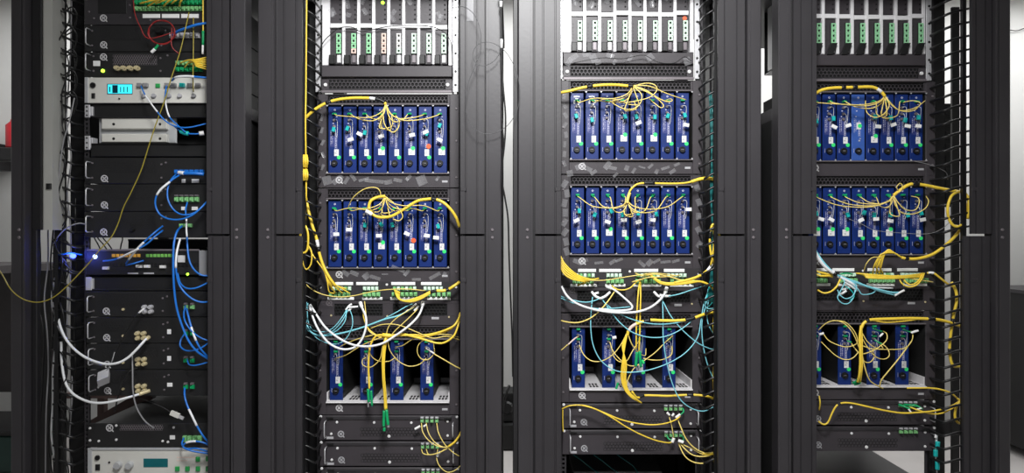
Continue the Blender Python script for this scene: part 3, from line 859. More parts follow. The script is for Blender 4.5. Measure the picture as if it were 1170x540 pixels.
for k in range(4): O('connector', MB().disc(W(135+k*7.6, 78.4, Y1), .0085, .018, 12, .7).ring(W(135+k*7.6, 78.4, Y1-.018), .006, .003, .001, 10), 'brass', t)
plate(t, 'sticker', (106.5, 69.5, 114.5, 75.5), Y1, .001, 'white'); O('lamp', MB().disc(W(117.8, 81, Y1), .006, .005, 10), 'led_green', t)
adapter_row(t, [204+i*5.2 for i in range(6)], 70, 75, 4, Y1, 'adapter'); adapter_row(t, [204+i*5.2 for i in range(6)], 77, 82, 4, Y1, 'boot_green')
for px, py in ((183.5,66.5),(183.5,81),(191.5,63.5),(107,64.3),(107,81)): screw(t, px, py, Y1, .0035, 'lip')
# silver instrument with lit display
t = unit1('laser_instrument', 'pale silver instrument with a lit cyan display in the leftmost cabinet', 'instrument', 99, 88.3, 117.8, 'silver_face')
plate(t, 'ear', (97, 88.4, 101.2, 117.6), Y1, .003, 'silver_box')
plate(t, 'bezel', (122.5, 95.8, 151.5, 107.6), Y1, .002, 'screen_dark'); d = plate(t, 'display', (123.2, 96.5, 150.8, 106.8), Y1-.002, .0006, 'screen_cyan', back=-.0006)
mb = MB().p(128.4, 97.2, 134.6, 106.2, Y1-.0026, .0005, .0001, back=-.0005)
for a in (137.4, 141.2, 145): mb.p(a, 99.2, a+.9, 105.4, Y1-.0026, .0005, .0001, back=-.0005)
mb.p(124.8, 99, 126.0, 105, Y1-.0026, .0005, .0001, back=-.0005)
O('digits', mb, 'screen_dark', t)
O('key_switch', MB().disc(W(106.4, 97.4, Y1), .0095, .006, 14).ring(W(106.4, 97.4, Y1-.006), .007, .004, .001, 14), 'knob', t)
plate(t, 'power_switch', (105, 106.5, 108.8, 112.5), Y1, .004, 'knob')
O('jack', MB().disc(W(136.5, 112.8, Y1), .003, .004, 8), 'knob', t)
for px in (160.5, 167.5, 192, 199.5, 209, 218, 227): plate(t, 'connector', (px-2.6, 95.5, px+2.6, 99.8), Y1, .012, 'cable_grey' if px not in (209,) else 'teal')
plate(t, 'connector', (178, 95.6, 183, 100.4), Y1, .004, 'btn_green')
for px in (165, 176.5, 194, 206, 222): O('round_port', MB().disc(W(px, 109.5, Y1), .0075, .01, 12, .8), 'grey_print' if px < 220 else 'cable_grey', t)
# bracketed shelf with silver power box
for i, (a, b, w) in enumerate(((119.5, 134, 'above'), (155, 171, 'below'))):
    tt = T('rail_bracket', f'zinc mounting bracket just {w} the silver box, leftmost cabinet', 'bracket', W(100, b, Y1), 'zinc mounting brackets')
    O('plate', MB().p(96.5, a, 102.5, b, Y1, .003), 'steel', tt); O('arm', MB().p(101, a+2, 105.5, b-2, Y1+.003, .03), 'steel', tt)
    for k in range(3): O('screw', MB().disc(W(99.3, a+2.5+k*(b-a-5)/2, Y1), .003, .002, 8), 'knob', tt)
t = T('power_box', 'silver box with two raised bars on a shelf in the leftmost cabinet', 'box', W(157, 163.5, Y1))
O('housing', MB().p(113, 134.8, 201.5, 163.3, Y1+.03, .006, .002), 'silver_box', t); O('case', MB().p(119, 137, 180, 161, Y1+.036, .08, .002), 'silver_box', t)
for a, b in ((135.4, 148), (153.5, 163)):
    br = O('bar', MB().p(119, a, 193, b, Y1+.03, .016, .002, back=-.016), 'silver_face', t)
    for px in (130, 183): O('screw', MB().disc(W(px, (a+b)/2, Y1+.014), .0045, .002, 10), 'knob', br)
t = T('rack_shelf', 'black shelf carrying the silver box in the leftmost cabinet', 'shelf', W(178, 179.5, Y1))
O('shelf_board', MB().p(104, 163.6, 256, 166, Y1, .45, .001), 'body_black', t); O('shelf_front', MB().p(104, 164, 256, 178.6, Y1, .006), 'body_black', t)
t = T('cover_blank', 'plain black blanking plate above the silver box, leftmost cabinet', 'blanking plate', W(180, 134.5, Y1))
O('plate', MB().p(105, 118, 256, 133.6, Y1+.012, .003), 'body_black', t); O('lip', MB().p(105, 132.6, 256, 134, Y1+.006, .04), 'face_black', t)
O('added_liner', MB().box(X(99, 2.43), X(268, 2.43), 2.43, 2.9, W(0, 184, 2.43).z, W(0, 112, 2.43).z), 'body_black', t)  # added black filler, blocks the bright wall behind the shelf
# three black units
t = std2u('black unit just below the silver box shelf in leftmost cabinet', 96.5, 179.8, 210, 119.3, 203.8)
adapter_row(t, [202.5+i*5.8 for i in range(6)], 194, 199, 4.2, Y1, 'cable_blue'); 
for a, b in ((207.5, 212), (219, 227.5)): plate(t, 'sticker', (a, 204.5, b, 208.8), Y1, .001, 'offwhite')
t = std2u('black unit second below the silver box shelf in leftmost cabinet', 96.5, 210.2, 241.3, 119.3, 234)
adapter_row(t, [202.5+i*5.8 for i in range(5)], 225, 230.5, 4.2, Y1, 'adapter'); adapter_row(t, [202.5+i*5.8 for i in range(5)], 222.5, 224.4, 3.8, Y1, 'lip')
for a, b in ((207, 212), (219, 226)): plate(t, 'sticker', (a, 236, b, 240), Y1, .001, 'offwhite')
t = std2u('black unit directly above the lit network switch in leftmost cabinet', 96.5, 241.5, 271.5, 118.5, 264.8)
adapter_row(t, [208+i*5 for i in range(3)], 255.5, 259.5, 4, Y1, 'adapter')
O('fan_knob', MB().disc(W(152, 262, Y1), .008, .01, 12), 'knob', t)
# network switch
t = T('network_switch', 'network switch with bright blue lamp and amber ports, leftmost cabinet', 'switch', W(178, 314.5, Y1))
O('housing', MB().p(103, 286, 252, 313.5, Y1+.004, .4, .001), 'body_black', t)
O('face_plate', MB().p(98, 285, 258, 313.8, Y1, .004), 'face_black', t); plate(t, 'top_edge', (100, 284.4, 228, 286.6), Y1, .004, 'lip')
O('lamp', MB().disc(W(108.8, 293, Y1), .007, .004, 12), 'led_white', t)
for k in range(7): plate(t, 'port', (128+k*4.8, 290, 131.6+k*4.8, 293.6), Y1, .003, 'led_amber')
for k in range(8): plate(t, 'port', (167+k*4.2, 290, 170.2+k*4.2, 293.6), Y1, .003, 'led_lime')
for k in range(24): plate(t, 'socket', (124+k*4.4, 300, 127.4+k*4.4, 304.5), Y1, .002, 'knob')
for a in (146, 164): plate(t, 'label_strip', (a, 311.2, a+12, 313), Y1, .001, 'grey_print')
for px, py in ((160,304),(169,304),(187,304.5),(122,306)): O('plug', MB().p(px-3, py-1.6, px+3, py+1.6, Y1, .012, .001, back=-.012), 'offwhite', t)
plate(t, 'sticker', (203, 291.5, 211.5, 299.5), Y1, .001, 'offwhite')
O('end_bracket', MB().p(227, 286, 236.5, 315, Y1-.01, .01, .002), 'cable_grey', t)
O('lamp', MB().disc(W(214.5, 313, Y1), .0045, .003, 10), 'led_green', t)
tt = T('rail_bracket', 'zinc mounting bracket just below the network switch, leftmost cabinet', 'bracket', W(101, 332, Y1), 'zinc mounting brackets')
O('plate', MB().p(97.5, 316.5, 104.5, 331.5, Y1, .003), 'steel', tt); O('arm', MB().p(103, 318, 106, 330, Y1+.003, .03), 'steel', tt)
t = T('cover_blank', 'plain black blanking plate below the network switch, leftmost cabinet', 'blanking plate', W(180, 332, Y1))
O('plate', MB().p(106, 316, 256, 331.5, Y1+.012, .003), 'body_black', t); O('lip', MB().p(106, 330.2, 256, 331.8, Y1+.006, .008), 'face_black', t); O('added_backing', MB().box(X(99, 2.36), X(262, 2.36), 2.36, 2.8, W(0, 337, 2.36).z, W(0, 310, 2.36).z), 'body_black', t)  # last box is an added filler against bright wall showing through
# four black units with round brass connectors
LB = ['uppermost of four black units under the blanking plate, leftmost cabinet', 'second of four black units with white thick cable plugged in, leftmost cabinet',
      'third of four black units, behind the grey adapter, leftmost cabinet', 'lowest of four black units above the empty slot, leftmost cabinet']
for k, (y0, y1, ex, ey) in enumerate(((332.5,362,121.5,355.2),(362.2,392,122,385.4),(392.2,422,122.5,416),(422.2,452,123,446))):
    t = std2u(LB[k], 98+k*.6, y0, y1, ex, ey)
    cy = (353, 383, 412.5, 443)[k]; cx = (170, 162, 162.5, 162.5)[k]
    for a, b in ((-4, -2.6), (3, -2.6), (-3.4, 2.8), (3.4, 2.6)): O('connector', MB().disc(W(cx+a, cy+b, Y1), .0078, .016, 12, .7), 'brass' if k else 'steel', t)
    if k: plate(t, 'sticker', (191, (376,406.5,437)[k-1], 195.5+(k==3)*1.5, (381.4,412,441.5)[k-1]), Y1, .001, 'white')
    adapter_row(t, [213, 220.5], ey-7, ey-2.5, 4.4, Y1, 'boot_green' if k else 'adapter'); adapter_row(t, [213, 220.5], ey-9.6, ey-7.2, 3.6, Y1, 'lip')
    O('jack', MB().disc(W(141, ey-2, Y1), .0045, .006, 10), 'brass', t)
# lower black unit and silver instrument
t = unit1('amplifier_unit', 'black unit directly above the bottom silver instrument, leftmost cabinet', 'rack unit', 100, 483, 511, group=G1)
emblem(t, 125.3, 488.4, Y1, 4.2); grille(t, (137, 484.5, 187, 491.5), Y1, .008, 'lip', .72)
plate(t, 'sticker', (194, 497, 200, 501.6), Y1, .001, 'white')
adapter_row(t, [212+i*5.6 for i in range(4)], 497, 504, 4.4, Y1, 'adapter')
for px, py in ((103,488.8),(103,502.7),(113,503.5),(133,485.8),(133,502),(198.5,488),(186,503.5),(192,504.5)): screw(t, px, py, Y1, .0042, 'offwhite')
t = unit1('laser_instrument', 'pale silver instrument with dark teal display at the bottom, leftmost cabinet', 'instrument', 103, 511.3, 546, 'silver_face')
plate(t, 'ear', (100.5, 511.5, 105.5, 545.5), Y1, .003, 'silver_box'); plate(t, 'top_edge', (104, 511, 240, 514), Y1, .003, 'silver_box')
plate(t, 'display', (164, 523.5, 191.8, 533.4), Y1, .0015, 'screen_teal')
O('key_switch', MB().disc(W(111.6, 522.4, Y1), .0085, .006, 14).ring(W(111.6, 522.4, Y1-.006), .006, .0035, .001, 14), 'knob', t)
plate(t, 'power_switch', (109.4, 530, 114.4, 536.8), Y1, .004, 'knob'); O('lamp', MB().disc(W(125, 527.8, Y1), .0035, .003, 8), 'knob', t)
for px in (136, 149): O('dial', MB().disc(W(px, 530.5, Y1), .0125, .016, 18, .85), 'silver_box', t)
for px, py in ((203,535),(214.5,535),(226.5,535),(238,535),(226.5,524),(238,523.5)): plate(t, 'button', (px-2.3, py-2.6, px+2.3, py+2.6), Y1, .006, 'btn_green')
mb = MB()
for k in range(14): mb.p(202+k*1.6, 521.5, 203+k*1.6, 523, Y1, .0004, .0001, back=-.0004)
for k in range(8): mb.p(202+k*1.6, 525.2, 203+k*1.6, 526.4, Y1, .0004, .0001, back=-.0004)
O('legend', mb, 'term_pink', t)
# brown batten across the empty slot behind
O('slot_liner', MB().box(X(172, 2.8), X(290, 2.8), 2.8, 2.82, W(0, 490, 2.8).z, W(0, 440, 2.8).z), 'body_black', None, 'added black liner darkening the back of the empty slot, leftmost cabinet', 'blanking plate')  # added liner that keeps the right part of the slot dark
O('wooden_batten', MB().obox(W(135, 470, 2.62), Vector((.13, 0, .075)), Vector((0, .012, 0)), Vector((-.01, 0, .022))), 'wood', label='brown batten leaning behind the empty slot of the leftmost cabinet', cat='batten')

# ------------------------------------------------------------------ cables
def path(pts, Y, d, k=6, e=.6):
    n = len(pts); out = []
    for i, q in enumerate(pts):
        s = i/(n-1) if n > 1 else 0
        dc = q[2] if len(q) > 2 else e+(d-e)*math.sqrt(max(0, math.sin(math.pi*s)))
        w_ = W(q[0], q[1], Y-dc/100); out.append(w_)
    return crv(out, k)
def rad(rp, Y): return rp/F*Y
def cable(name, label, m, rp, pts, Y=YR, d=4, e=.6, group=None, extra=None, cat='cable', k=6):
    P = path(pts, Y, d, k, e)
    if not extra:
        return O(name, MB().tube(P, rad(rp, Y), 7), m, None, label, cat, group)
    lo = min(P, key=lambda q: q.z)
    t = T(name, label, cat, lo, group)
    O('jacket', MB().tube(P, rad(rp, Y), 7), m, t)
    n = len(P)
    for nm, a, b, mm, rs in extra:
        i0 = int(a*(n-1)); i1 = max(i0+1, int(b*(n-1)))
        if b <= .001 or i1 > n-1: i1 = n-1
        O(nm, MB().tube(P[i0:i1+1], rad(rp, Y)*rs, 8), mm, t)
    return t
def harness(name, label, strands, Y=YR, group=None, cat='cable'):
    built = []
    for s in strands:
        nm, m, rp, pts = s[:4]; d = s[4] if len(s) > 4 else 4; ex = s[5] if len(s) > 5 else None
        built.append((nm, m, rp, path(pts, Y, d), ex))
    lo = min((q for b in built for q in b[3]), key=lambda q: q.z)
    t = T(name, label, cat, lo, group)
    for nm, m, rp, P, ex in built:
        o = O(nm, MB().tube(P, rad(rp, Y), 6 if rp < 1 else 8), m, t)
        n = len(P)
        for e_ in ex or []:
            i0 = int(e_[1]*(n-1)); i1 = max(i0+1, int(e_[2]*(n-1)))
            if i1 > n-1: i1 = n-1
            O(e_[0], MB().tube(P[i0:i1+1], rad(rp, Y)*e_[4], 8), M[e_[3]], o)
    return t
def fan(Sx, Sy, ends, sag, seed, r=.55, m='yellow_pale', d=5, Sd=4.5):
    rnd = random.Random(seed); out = []
    for i, (ex, ey) in enumerate(ends):
        dx = ex-Sx; near = abs(dx) < 22
        sg = sag+rnd.uniform(-3.5, 3.5)-abs(dx)*.05+(7 if near else 0)
        sw = (1 if dx > 0 else -1); bulge = rnd.uniform(5, 11)*(-sw if near else 0)
        pts = [(Sx, Sy, Sd), (Sx+dx*.10+bulge*.6, Sy+(sg-Sy)*.62, d+rnd.uniform(-.5,1.5)), (Sx+dx*.34+bulge, sg, d+rnd.uniform(0,1.5)),
               (Sx+dx*.70, sg-.5-(sg-ey)*.12, 4.2), (ex-sw*3.2, ey+2.2, 2.6), (ex, ey, 1.5)]
        out.append(('fibre_strand', m, r, pts, d))
        out.append(('boot', 'boot_green', .95, [(ex-sw*2.6, ey+1.2, 2.4), (ex-sw*1.2, ey+.5, 1.8), (ex+sw*.4, ey, 1.3)], 1))
    return out
def ports(ci, row, y): return [(MODX[ci,row,k], y) for k in range(8)]

# --- cabinet two
harness('fibre_harness', 'yellow fibre harness looping over the top module row, second cabinet',
  [('trunk','yellow',1.7,[(347,141,5),(350,134,6),(360,125,6),(372,118,5.5),(385,114,5),(402,112,5),(420,112,5),(430,113.2,5),(437,115.5,4.8),(441,119,4.5)],5,
    [('cable_tie',.34,.40,'knob',1.15),('sleeve',.70,.77,'white',1.1),('cable_tie',.77,.95,'knob',1.1)])]
  + fan(441, 119, [(MODX[1,0,k], 129.5) for k in range(8)], 139, 3)
  + [('fibre_strand','yellow_pale',.62,[(440,119,4.5),(438,134,6),(441,145,6),(449,151,5),(455,146,5),(456,138,3),(452,132,2)],5)])
harness('fibre_harness', 'yellow fibre harness with S-shaped trunk over the middle module row, second cabinet',
  [('trunk','yellow',1.7,[(525,259,4),(521,248,5),(514,238,5.5),(506,231,5.5),(497,227.5,5.5),(488,227.5,5.5),(477,229.5,5.5),(466,236,5.5),(455,243,5.5),(445,247.5,5.5),(433,248,5.5),(425,244,5.5),(421.5,237,5.5),(424,229,5.5),(432,225,5),(440,224,5)],5,
    [('cable_tie',.265,.30,'knob',1.1)])]
  + fan(440, 224, [(MODX[1,1,k], 238.5) for k in range(8)], 240, 5)
  + [('fibre_strand','yellow_pale',.56,[(397.5,237,2),(404,225,5),(416,216,6),(428,214,6),(434,218,6),(435,226,5)],6),
     ('fibre_strand','yellow_pale',.56,[(440,224,5),(452,234,6),(460,246,6),(456,252,6),(449,250,6)],6),
     ('flag','white',2.2,[(418,241,6.5),(422,243,6.5),(425,245,6.5)],6)])
cable('fibre_cable','yellow cable running down the left finger duct, second cabinet','yellow',.9,[(350.5,-20,1.5),(350,40,1.5),(349.5,100,1.5),(349,140,2),(349.5,180,1.5),(350,230,1.5)],2.28,1.5)
harness('fibre_coil','spare yellow fibre coiled in the left duct beside the middle row, second cabinet',
  [('fibre_strand','yellow',.9,[(348,228,3),(345,248,4),(342.5,270,4.5),(343,290,4.5),(346,300,4)],4),
   ('fibre_strand','yellow',1.2,[(346,262,4),(343,275,5),(345,288,5),(351,285,5),(352,268,5),(349,258,4.5),(346,262,4)],4),
   ('fibre_strand','yellow',.8,[(349,270,4),(345,290,5),(349,307,5),(355,302,5),(356,288,5),(351,278,4)],4),
   ('fibre_strand','yellow',1.0,[(347,256,3),(349,240,3),(348,230,2)],3)], 2.33)
for k, (a, b) in enumerate(((177, 191), (193.5, 206))):
    harness('fibre_coil', f'{("upper","lower")[k]} short yellow fibre clump tied in the left duct, second cabinet',
      [('fibre_strand','yellow',1.3,[(347+q*1.6,a,2),(346+q*2.6,(a+b)/2,3),(347+q*1.6,b,2)],3) for q in range(3)], 2.28, 'yellow clumps in the left duct')
harness('fibre_harness','thick yellow trunk slanting down to patch panel left, second cabinet',
  [('trunk','yellow',1.7,[(349.5,226,3),(353,243,4.5),(357,258,5),(362,274,5),(365,290,5),(370,305,5),(377,318,5),(383,326,4)],5,[('sleeve',.44,.52,'white',1.1),('cable_tie',.52,.57,'knob',1.15)])]
  +[('fibre_strand','yellow',.75,[(368,300,5),(372,312,5),(376+q*1.2,324,4.5),(379+q*4.2,330+(q%2)*5,2)],4) for q in range(6)]
  +[('fibre_strand','yellow',.7,[(351,280,4),(360,295,5),(370,309,5),(374,322,5),(376,333,4),(382,335,2)],4)])
cable('fibre_cable','thin yellow fibre crossing the whole patch panel, second cabinet','yellow_pale',.56,[(346.5,320,3),(352,327,5),(360,332.5,5.5),(372,337,5.5),(388,339,5),(405,337.5,4.5),(425,333,4.5),(445,330.5,4.5),(465,330,4.5),(486,332,2)],YR,5)
harness('fibre_harness','bundled yellow fibres sagging below right patch panel, second cabinet',
  [('fibre_strand','yellow',1.0,[(451+q*1.3,331+q*.6,2),(453+q*.8,337+q,4.5),(457+q,342+q*.3,5.5),(468,344.5-q*.5,6),(480,341.5-q*.7,6),(492,334.5-q*.5,5.5)],5) for q in range(5)]
  +[('trunk','yellow',1.7,[(492,333.5,5.5),(499,332,5.5),(506,332,5.5),(512,330.5,5),(518,327,5),(525,322,4)],5,[('cable_tie',.03,.2,'knob',1.15),('cable_tie',.5,.66,'knob',1.15)])])
cable('coax_cable','white thick cable with the deeper sag left of centre, second cabinet','cable_white',1.25,[(353.5,349,3),(356,358,6),(363,375,8),(375,391,9),(390,398.5,9.5),(404,397,9.5),(413,388,9),(418,374,8),(418,362,6),(414,352,4),(411.5,345,3)],YR,8,extra=[('plug',.93,1,'white',1.6)])
cable('coax_cable','white thick cable sweeping right across the second cabinet','cable_white',1.25,[(354.5,348,3),(362,360,6),(372,374,8),(387,386,9),(403,393.5,9.5),(420,395.5,9.5),(437,392,9),(452,383,8.5),(466,373,8),(477,362,6),(482,352,4),(483.5,344,3)],YR,8,extra=[('plug',.94,1,'white',1.7)])
harness('cyan_harness','cyan fibre harness hanging under the patch panel, second cabinet',
  [('trunk','cyan',1.0,[(350,345,3),(349,358,4),(351,372,5),(358,381,6),(372,383,6.5),(392,380,6.5),(415,373.5,6.5),(438,365,6.5),(455,360.5,6),(466,355,5),(473,350.5,3)],6),
   ('fibre_strand','cyan',.55,[(351,350,3),(352,366,4),(358,377,6),(372,378.5,7),(382,373,7),(391,362,6),(397,352,3)],6),
   ('fibre_strand','cyan',.55,[(349,360,3),(354,378,5),(366,384,6),(380,378,7),(391,366,7),(398,353,3)],6),
   ('fibre_strand','cyan',.55,[(351,372,4),(362,386,6),(380,393,7),(394,388,7),(402,374,7),(402.5,362,6),(399,352,3)],6),
   ('fibre_strand','cyan',.55,[(372,382,6),(384,378,7),(394,367,7),(396,352,3)],6),
   ('fibre_strand','cyan',.55,[(438,364.5,6.5),(452,357,6.5),(464,350,5),(471,347,3)],6),
   ('fibre_strand','cyan',.55,[(352,346,3),(348,362,4),(351,376,5),(360,383,6)],5),
   ('plug','white',1.1,[(395,354,3.5),(399,349,3.2),(402,347,3)],3), ('plug','white',1.1,[(398,351,4),(404,350.5,3.4),(409,350,3)],3),
   ('plug','white',1.2,[(398,354.5,4),(400,353.5,3.4),(402,350,3)],3),
   ('plug','white',1.2,[(470,352,3.5),(473,349,3.2),(476,347,3)],3), ('plug','white',1.2,[(473,355,3.5),(476,352,3.2),(478,349,3)],3), ('plug','white',1.1,[(464,356,5),(467,354,4.6)],5)])
harness('fibre_harness','tangle of yellow fibres above the half-empty bay, second cabinet',
  [('trunk','yellow',1.2,[(526,357,4),(523,366,6),(517,373,7),(503,379,7),(487,382.5,7),(470,382.5,7),(455,383,7),(441,384,7)],6),
   ('trunk','yellow',1.1,[(525.5,360,4),(523,373,6),(518,384,7),(508,391,7.5),(498,391.5,7.5),(484,387.5,7.5),(466,383,7),(452,382.5,7),(440,383,7)],6),
   ('fibre_strand','yellow',.75,[(525,364,4),(515,376,6),(500,381,7),(480,385,7),(460,381,7),(438,385,7)],6),
   ('fibre_strand','yellow_pale',.54,[(524,385,3),(512,382,6),(498,382,7),(480,384,7),(462,382,7)],6),
   ('fibre_strand','yellow_pale',.54,[(525,388,3),(510,384,6),(494,386,7),(476,379,7.5),(455,371,7.5),(437,370.5,7.5),(423,375,6)],6),
   ('fibre_strand','yellow',.7,[(415,352,3),(415.5,362,5),(420,374,6.5),(429,382,7),(439,386,7)],6),
   ('fibre_strand','yellow_pale',.54,[(416.5,344,2),(418,358,5),(419,372,6),(424,380,7),(436,386,7)],6),
   ('fibre_strand','yellow_pale',.54,[(441,384,7),(444,373,7.5),(452,364,7),(464,356,6),(475,349,3)],6),
   ('fibre_strand','yellow_pale',.54,[(445,385,7),(453,376,7.5),(466,364,7),(477,353,4)],6),
   ('trunk','yellow',1.1,[(441,383,7),(431,383,7),(425,390,7),(422,401,7),(421,416,7),(421.5,432,7),(422,444,7)],7),
   ('trunk','yellow',1.6,[(442,383,7),(439,393,8),(437.5,410,8),(438,430,8),(439.5,450,8),(440.5,468,8)],8),
   ('fibre_strand','yellow',.8,[(443,385,7),(440,400,8),(439,425,8.5),(441,450,8.5),(442,468,8)],8),
   ('fibre_strand','yellow_pale',.54,[(384,409,1.5),(396,405,4),(412,395,6),(428,388,7),(440,384,7)],6),
   ('fibre_strand','yellow_pale',.54,[(388,396,1.5),(398,391,4),(412,386,6),(428,382,7)],6),
   ('fibre_strand','yellow_pale',.54,[(421,396,7),(424,406,6),(432,412,5),(444,412.5,4),(452,408,2)],5),
   ('fibre_strand','yellow_pale',.54,[(437,395,8),(434,410,7),(424,419,6),(415,417,5),(414,411,4),(418,408,2)],5),
   ('fibre_strand','yellow_pale',.54,[(443,390,7.5),(446,401,7),(455,412,6),(467,418,6),(479,416,5),(487,409,2)],6),
   ('fibre_strand','yellow_pale',.54,[(452,396,1.5),(460,394.5,4),(470,388,6),(480,384,7)],5),
   ('fibre_strand','yellow_pale',.54,[(496,397,4),(494,389,5),(485,388,6),(478,394,6),(477,403,5.5),(482,410,5),(490,410,4.5),(496,403,4),(496,397,4)],5),
   ('fibre_strand','yellow_pale',.7,[(486,397,2),(496,404,5),(508,411,5.5),(520,418,5),(528,422,4)],5),
   ('sleeve','white',1.0,[(487,398,2.4),(492,401,4.2),(496,403.6,5)],5),
   ('tie_wrap','yellow',2.4,[(437,382.5,7.2),(441,383,7.4),(446,383.4,7.2)],7),
   ('boot','boot_green',1.6,[(420.5,444,7),(421,452,7),(421.5,459,7)],7), ('boot','boot_green',1.3,[(424,446,7.4),(424.5,454,7.4),(425,463,7.4)],7),
   ('plug','cable_grey',.9,[(420.5,459,7),(420.8,465,7)],7), ('plug','teal',.8,[(425,461,7.4),(425,464,7.4)],7),
   ('boot','boot_green',1.7,[(439,469,8),(438.5,479,8),(438.5,487,8)],8), ('boot','boot_green',1.7,[(441.5,468,8.6),(442.5,478,8.6),(443.5,485,8.6)],8),
   ('plug','boot_green',1.6,[(439,488,8),(439,492,8)],8), ('plug','cable_grey',1.4,[(443.5,484,8.6),(443.8,488,8.6)],8)])
harness('fibre_harness','yellow fibres dropping from the upper two-unit box adapters, second cabinet',
  [('fibre_strand','yellow_pale',.56,[(481.5,483,2),(483,493,4),(490,503,5),(502,510,5.5),(514,509,5.5),(523,501,5),(528,491,4)],5),
   ('fibre_strand','yellow_pale',.56,[(487,483,2),(490,495,4),(498,506,5),(510,511,5.5),(520,505,5),(527.5,493,4)],5),
   ('fibre_strand','yellow_pale',.56,[(499,483,2),(501,494,4),(508,507,5),(517,516,5),(525,521,4)],5),
   ('trunk','yellow',1.2,[(512,510,5.5),(519,505,5.3),(525,497,4.6),(528,490,4)],5),
   ('flag','white',1.4,[(474,490,3),(477.5,488,3),(480,486.5,3)],3),('flag','white',1.1,[(484,487,3),(487,485,3)],3)])
harness('fibre_harness','yellow fibres looping from the lower two-unit box adapters, second cabinet',
  [('fibre_strand','yellow_pale',.56,[(481.5,513,2),(484,518,4),(493,519,5),(505,515,5),(518,505,5),(527,496,4)],5),
   ('fibre_strand','yellow_pale',.56,[(487,513,2),(490,519,4),(499,518,5),(511,512,5.2),(524,503,4)],5),
   ('fibre_strand','yellow_pale',.56,[(500,513,2),(499,524,4),(503,533,5),(511,539,5),(520,537,5),(527,531,4)],5),
   ('flag','white',1.5,[(499.5,521,4),(501,518,4),(503,516,4)],4)])
cable('lead_wire','thin black wire arching under the cards, second cabinet','cable_black',.5,[(366,85,1),(366,60,2),(369,49,2.5),(377,40,2.5),(388,32,2.5),(402,31,2),(412,36,1.5),(425,34,1.5),(445,30,1.5),(470,29,1.5),(490,30,2),(503,34,2.5),(512,42,2.5),(516.5,55,2),(517.5,88,1)],YR,2)
# --- cabinet three
harness('fibre_harness','yellow fibre harness looping over the top module row, third cabinet',
  [('trunk','yellow',1.7,[(639,106,5),(650,104,5.5),(662,101,5.5),(675,98.5,5.5),(690,97,5.5),(705,97,5),(716,98,5),(723,98.5,5)],5,[('cable_tie',.40,.46,'knob',1.15),('cable_tie',.9,1,'knob',1.25)])]
  + fan(723, 98.5, [(MODX[2,0,k], 114.5) for k in (0,1,2,3,4)], 116, 11)
  + [('fibre_strand','yellow_pale',.56,[(723,98.5,5),(738,95,6),(748,97,6.5),(750.5,103,6.5),(744,110,6.5),(733,114,6),(715,117,5),(695,116,4),(680,114.5,2)],6),
     ('fibre_strand','yellow_pale',.56,[(724,99,5),(737,104,6),(749,111,6),(758,120,6),(755,123,6),(748,118,5),(742,113,2)],6),
     ('fibre_strand','yellow_pale',.56,[(724,98,5),(738,103,6),(752,112,6),(762,116,6),(768,115,6),(766,113,4),(760,115,2)],6),
     ('fibre_strand','yellow_pale',.56,[(724,97.5,5),(742,98.5,6),(760,106,5.5),(774,111,4),(784,114,2)],6),
     ('fibre_strand','yellow_pale',.56,[(724,99,5),(733,108,6),(731,119,6),(722,124.5,6),(712,124,6),(702,119,5),(697,115,2)],6)])
harness('fibre_harness','yellow fibre harness entering from the right over middle row, third cabinet',
  [('trunk','yellow',1.1,[(821,208,4),(816,205,5),(808,203,5.5),(798,204,5.5),(788,208,5.5),(775,209.5,5.5),(757,209.5,5.5),(740,209,5.5),(729,210,5.5),(722,215,5.5),(718.5,221,5.5),(717,228,5)],5,[('cable_tie',.60,.67,'knob',1.8)]),
   ('sleeve','yellow',1.9,[(821,207.5,4.2),(815,204.6,5),(807,203.6,5.5),(798,205,5.6),(790,207.6,5.6)],5),
   ('sleeve','yellow_pale',1.8,[(719.5,220,5.6),(717.5,226,5.6),(716.5,232,5.6)],5)]
  + fan(717, 229, [(MODX[2,1,k], 224) for k in range(8)], 242, 13))
for k in range(5):
    cable('network_cable', f'{ORD[k]} teal cable in the right finger duct, third cabinet', 'teal_cable', .8, [(810.5+k*2,104+k*4,1),(812+((k*7)%5),140,1.5),(813+((k*3)%6),180,2),(812+((k*5)%7),220,2),(814+((k*2)%5),262,2),(813+k,300,2),(810+k*2,345,2)], 2.34, 2, group='teal cables in the right duct')
harness('fibre_coil','yellow fibre loop hanging in the right duct, third cabinet',
  [('fibre_strand','yellow',1.2,[(823,271,4),(819,261,5),(815,256,5),(812,262,5),(811,278,5),(813,293,5),(816,301,4)],5,[('cable_tie',.55,.62,'knob',1.2)]),
   ('fibre_strand','yellow',1.0,[(814,256,4.5),(816,270,5),(814.5,290,5),(812,303,4)],5)], 2.34)
harness('fibre_harness','yellow fibres fanning into the left of the patch panel, third cabinet',
  [('fibre_strand','yellow',1.0,[(640,292+q*3,4),(645,301+q*3,5),(654,310+q*2.2,5.5),(664,316+q*1.2,5),(676-q*2,319+q*.8,4),(684-q*6,318+q*2,2)],5) for q in range(5)]
  +[('fibre_strand','yellow_pale',.56,[(672,320,5),(690,320,5),(710,317,5),(730,314,5),(750,312,4.5),(775,315,2)],5)])
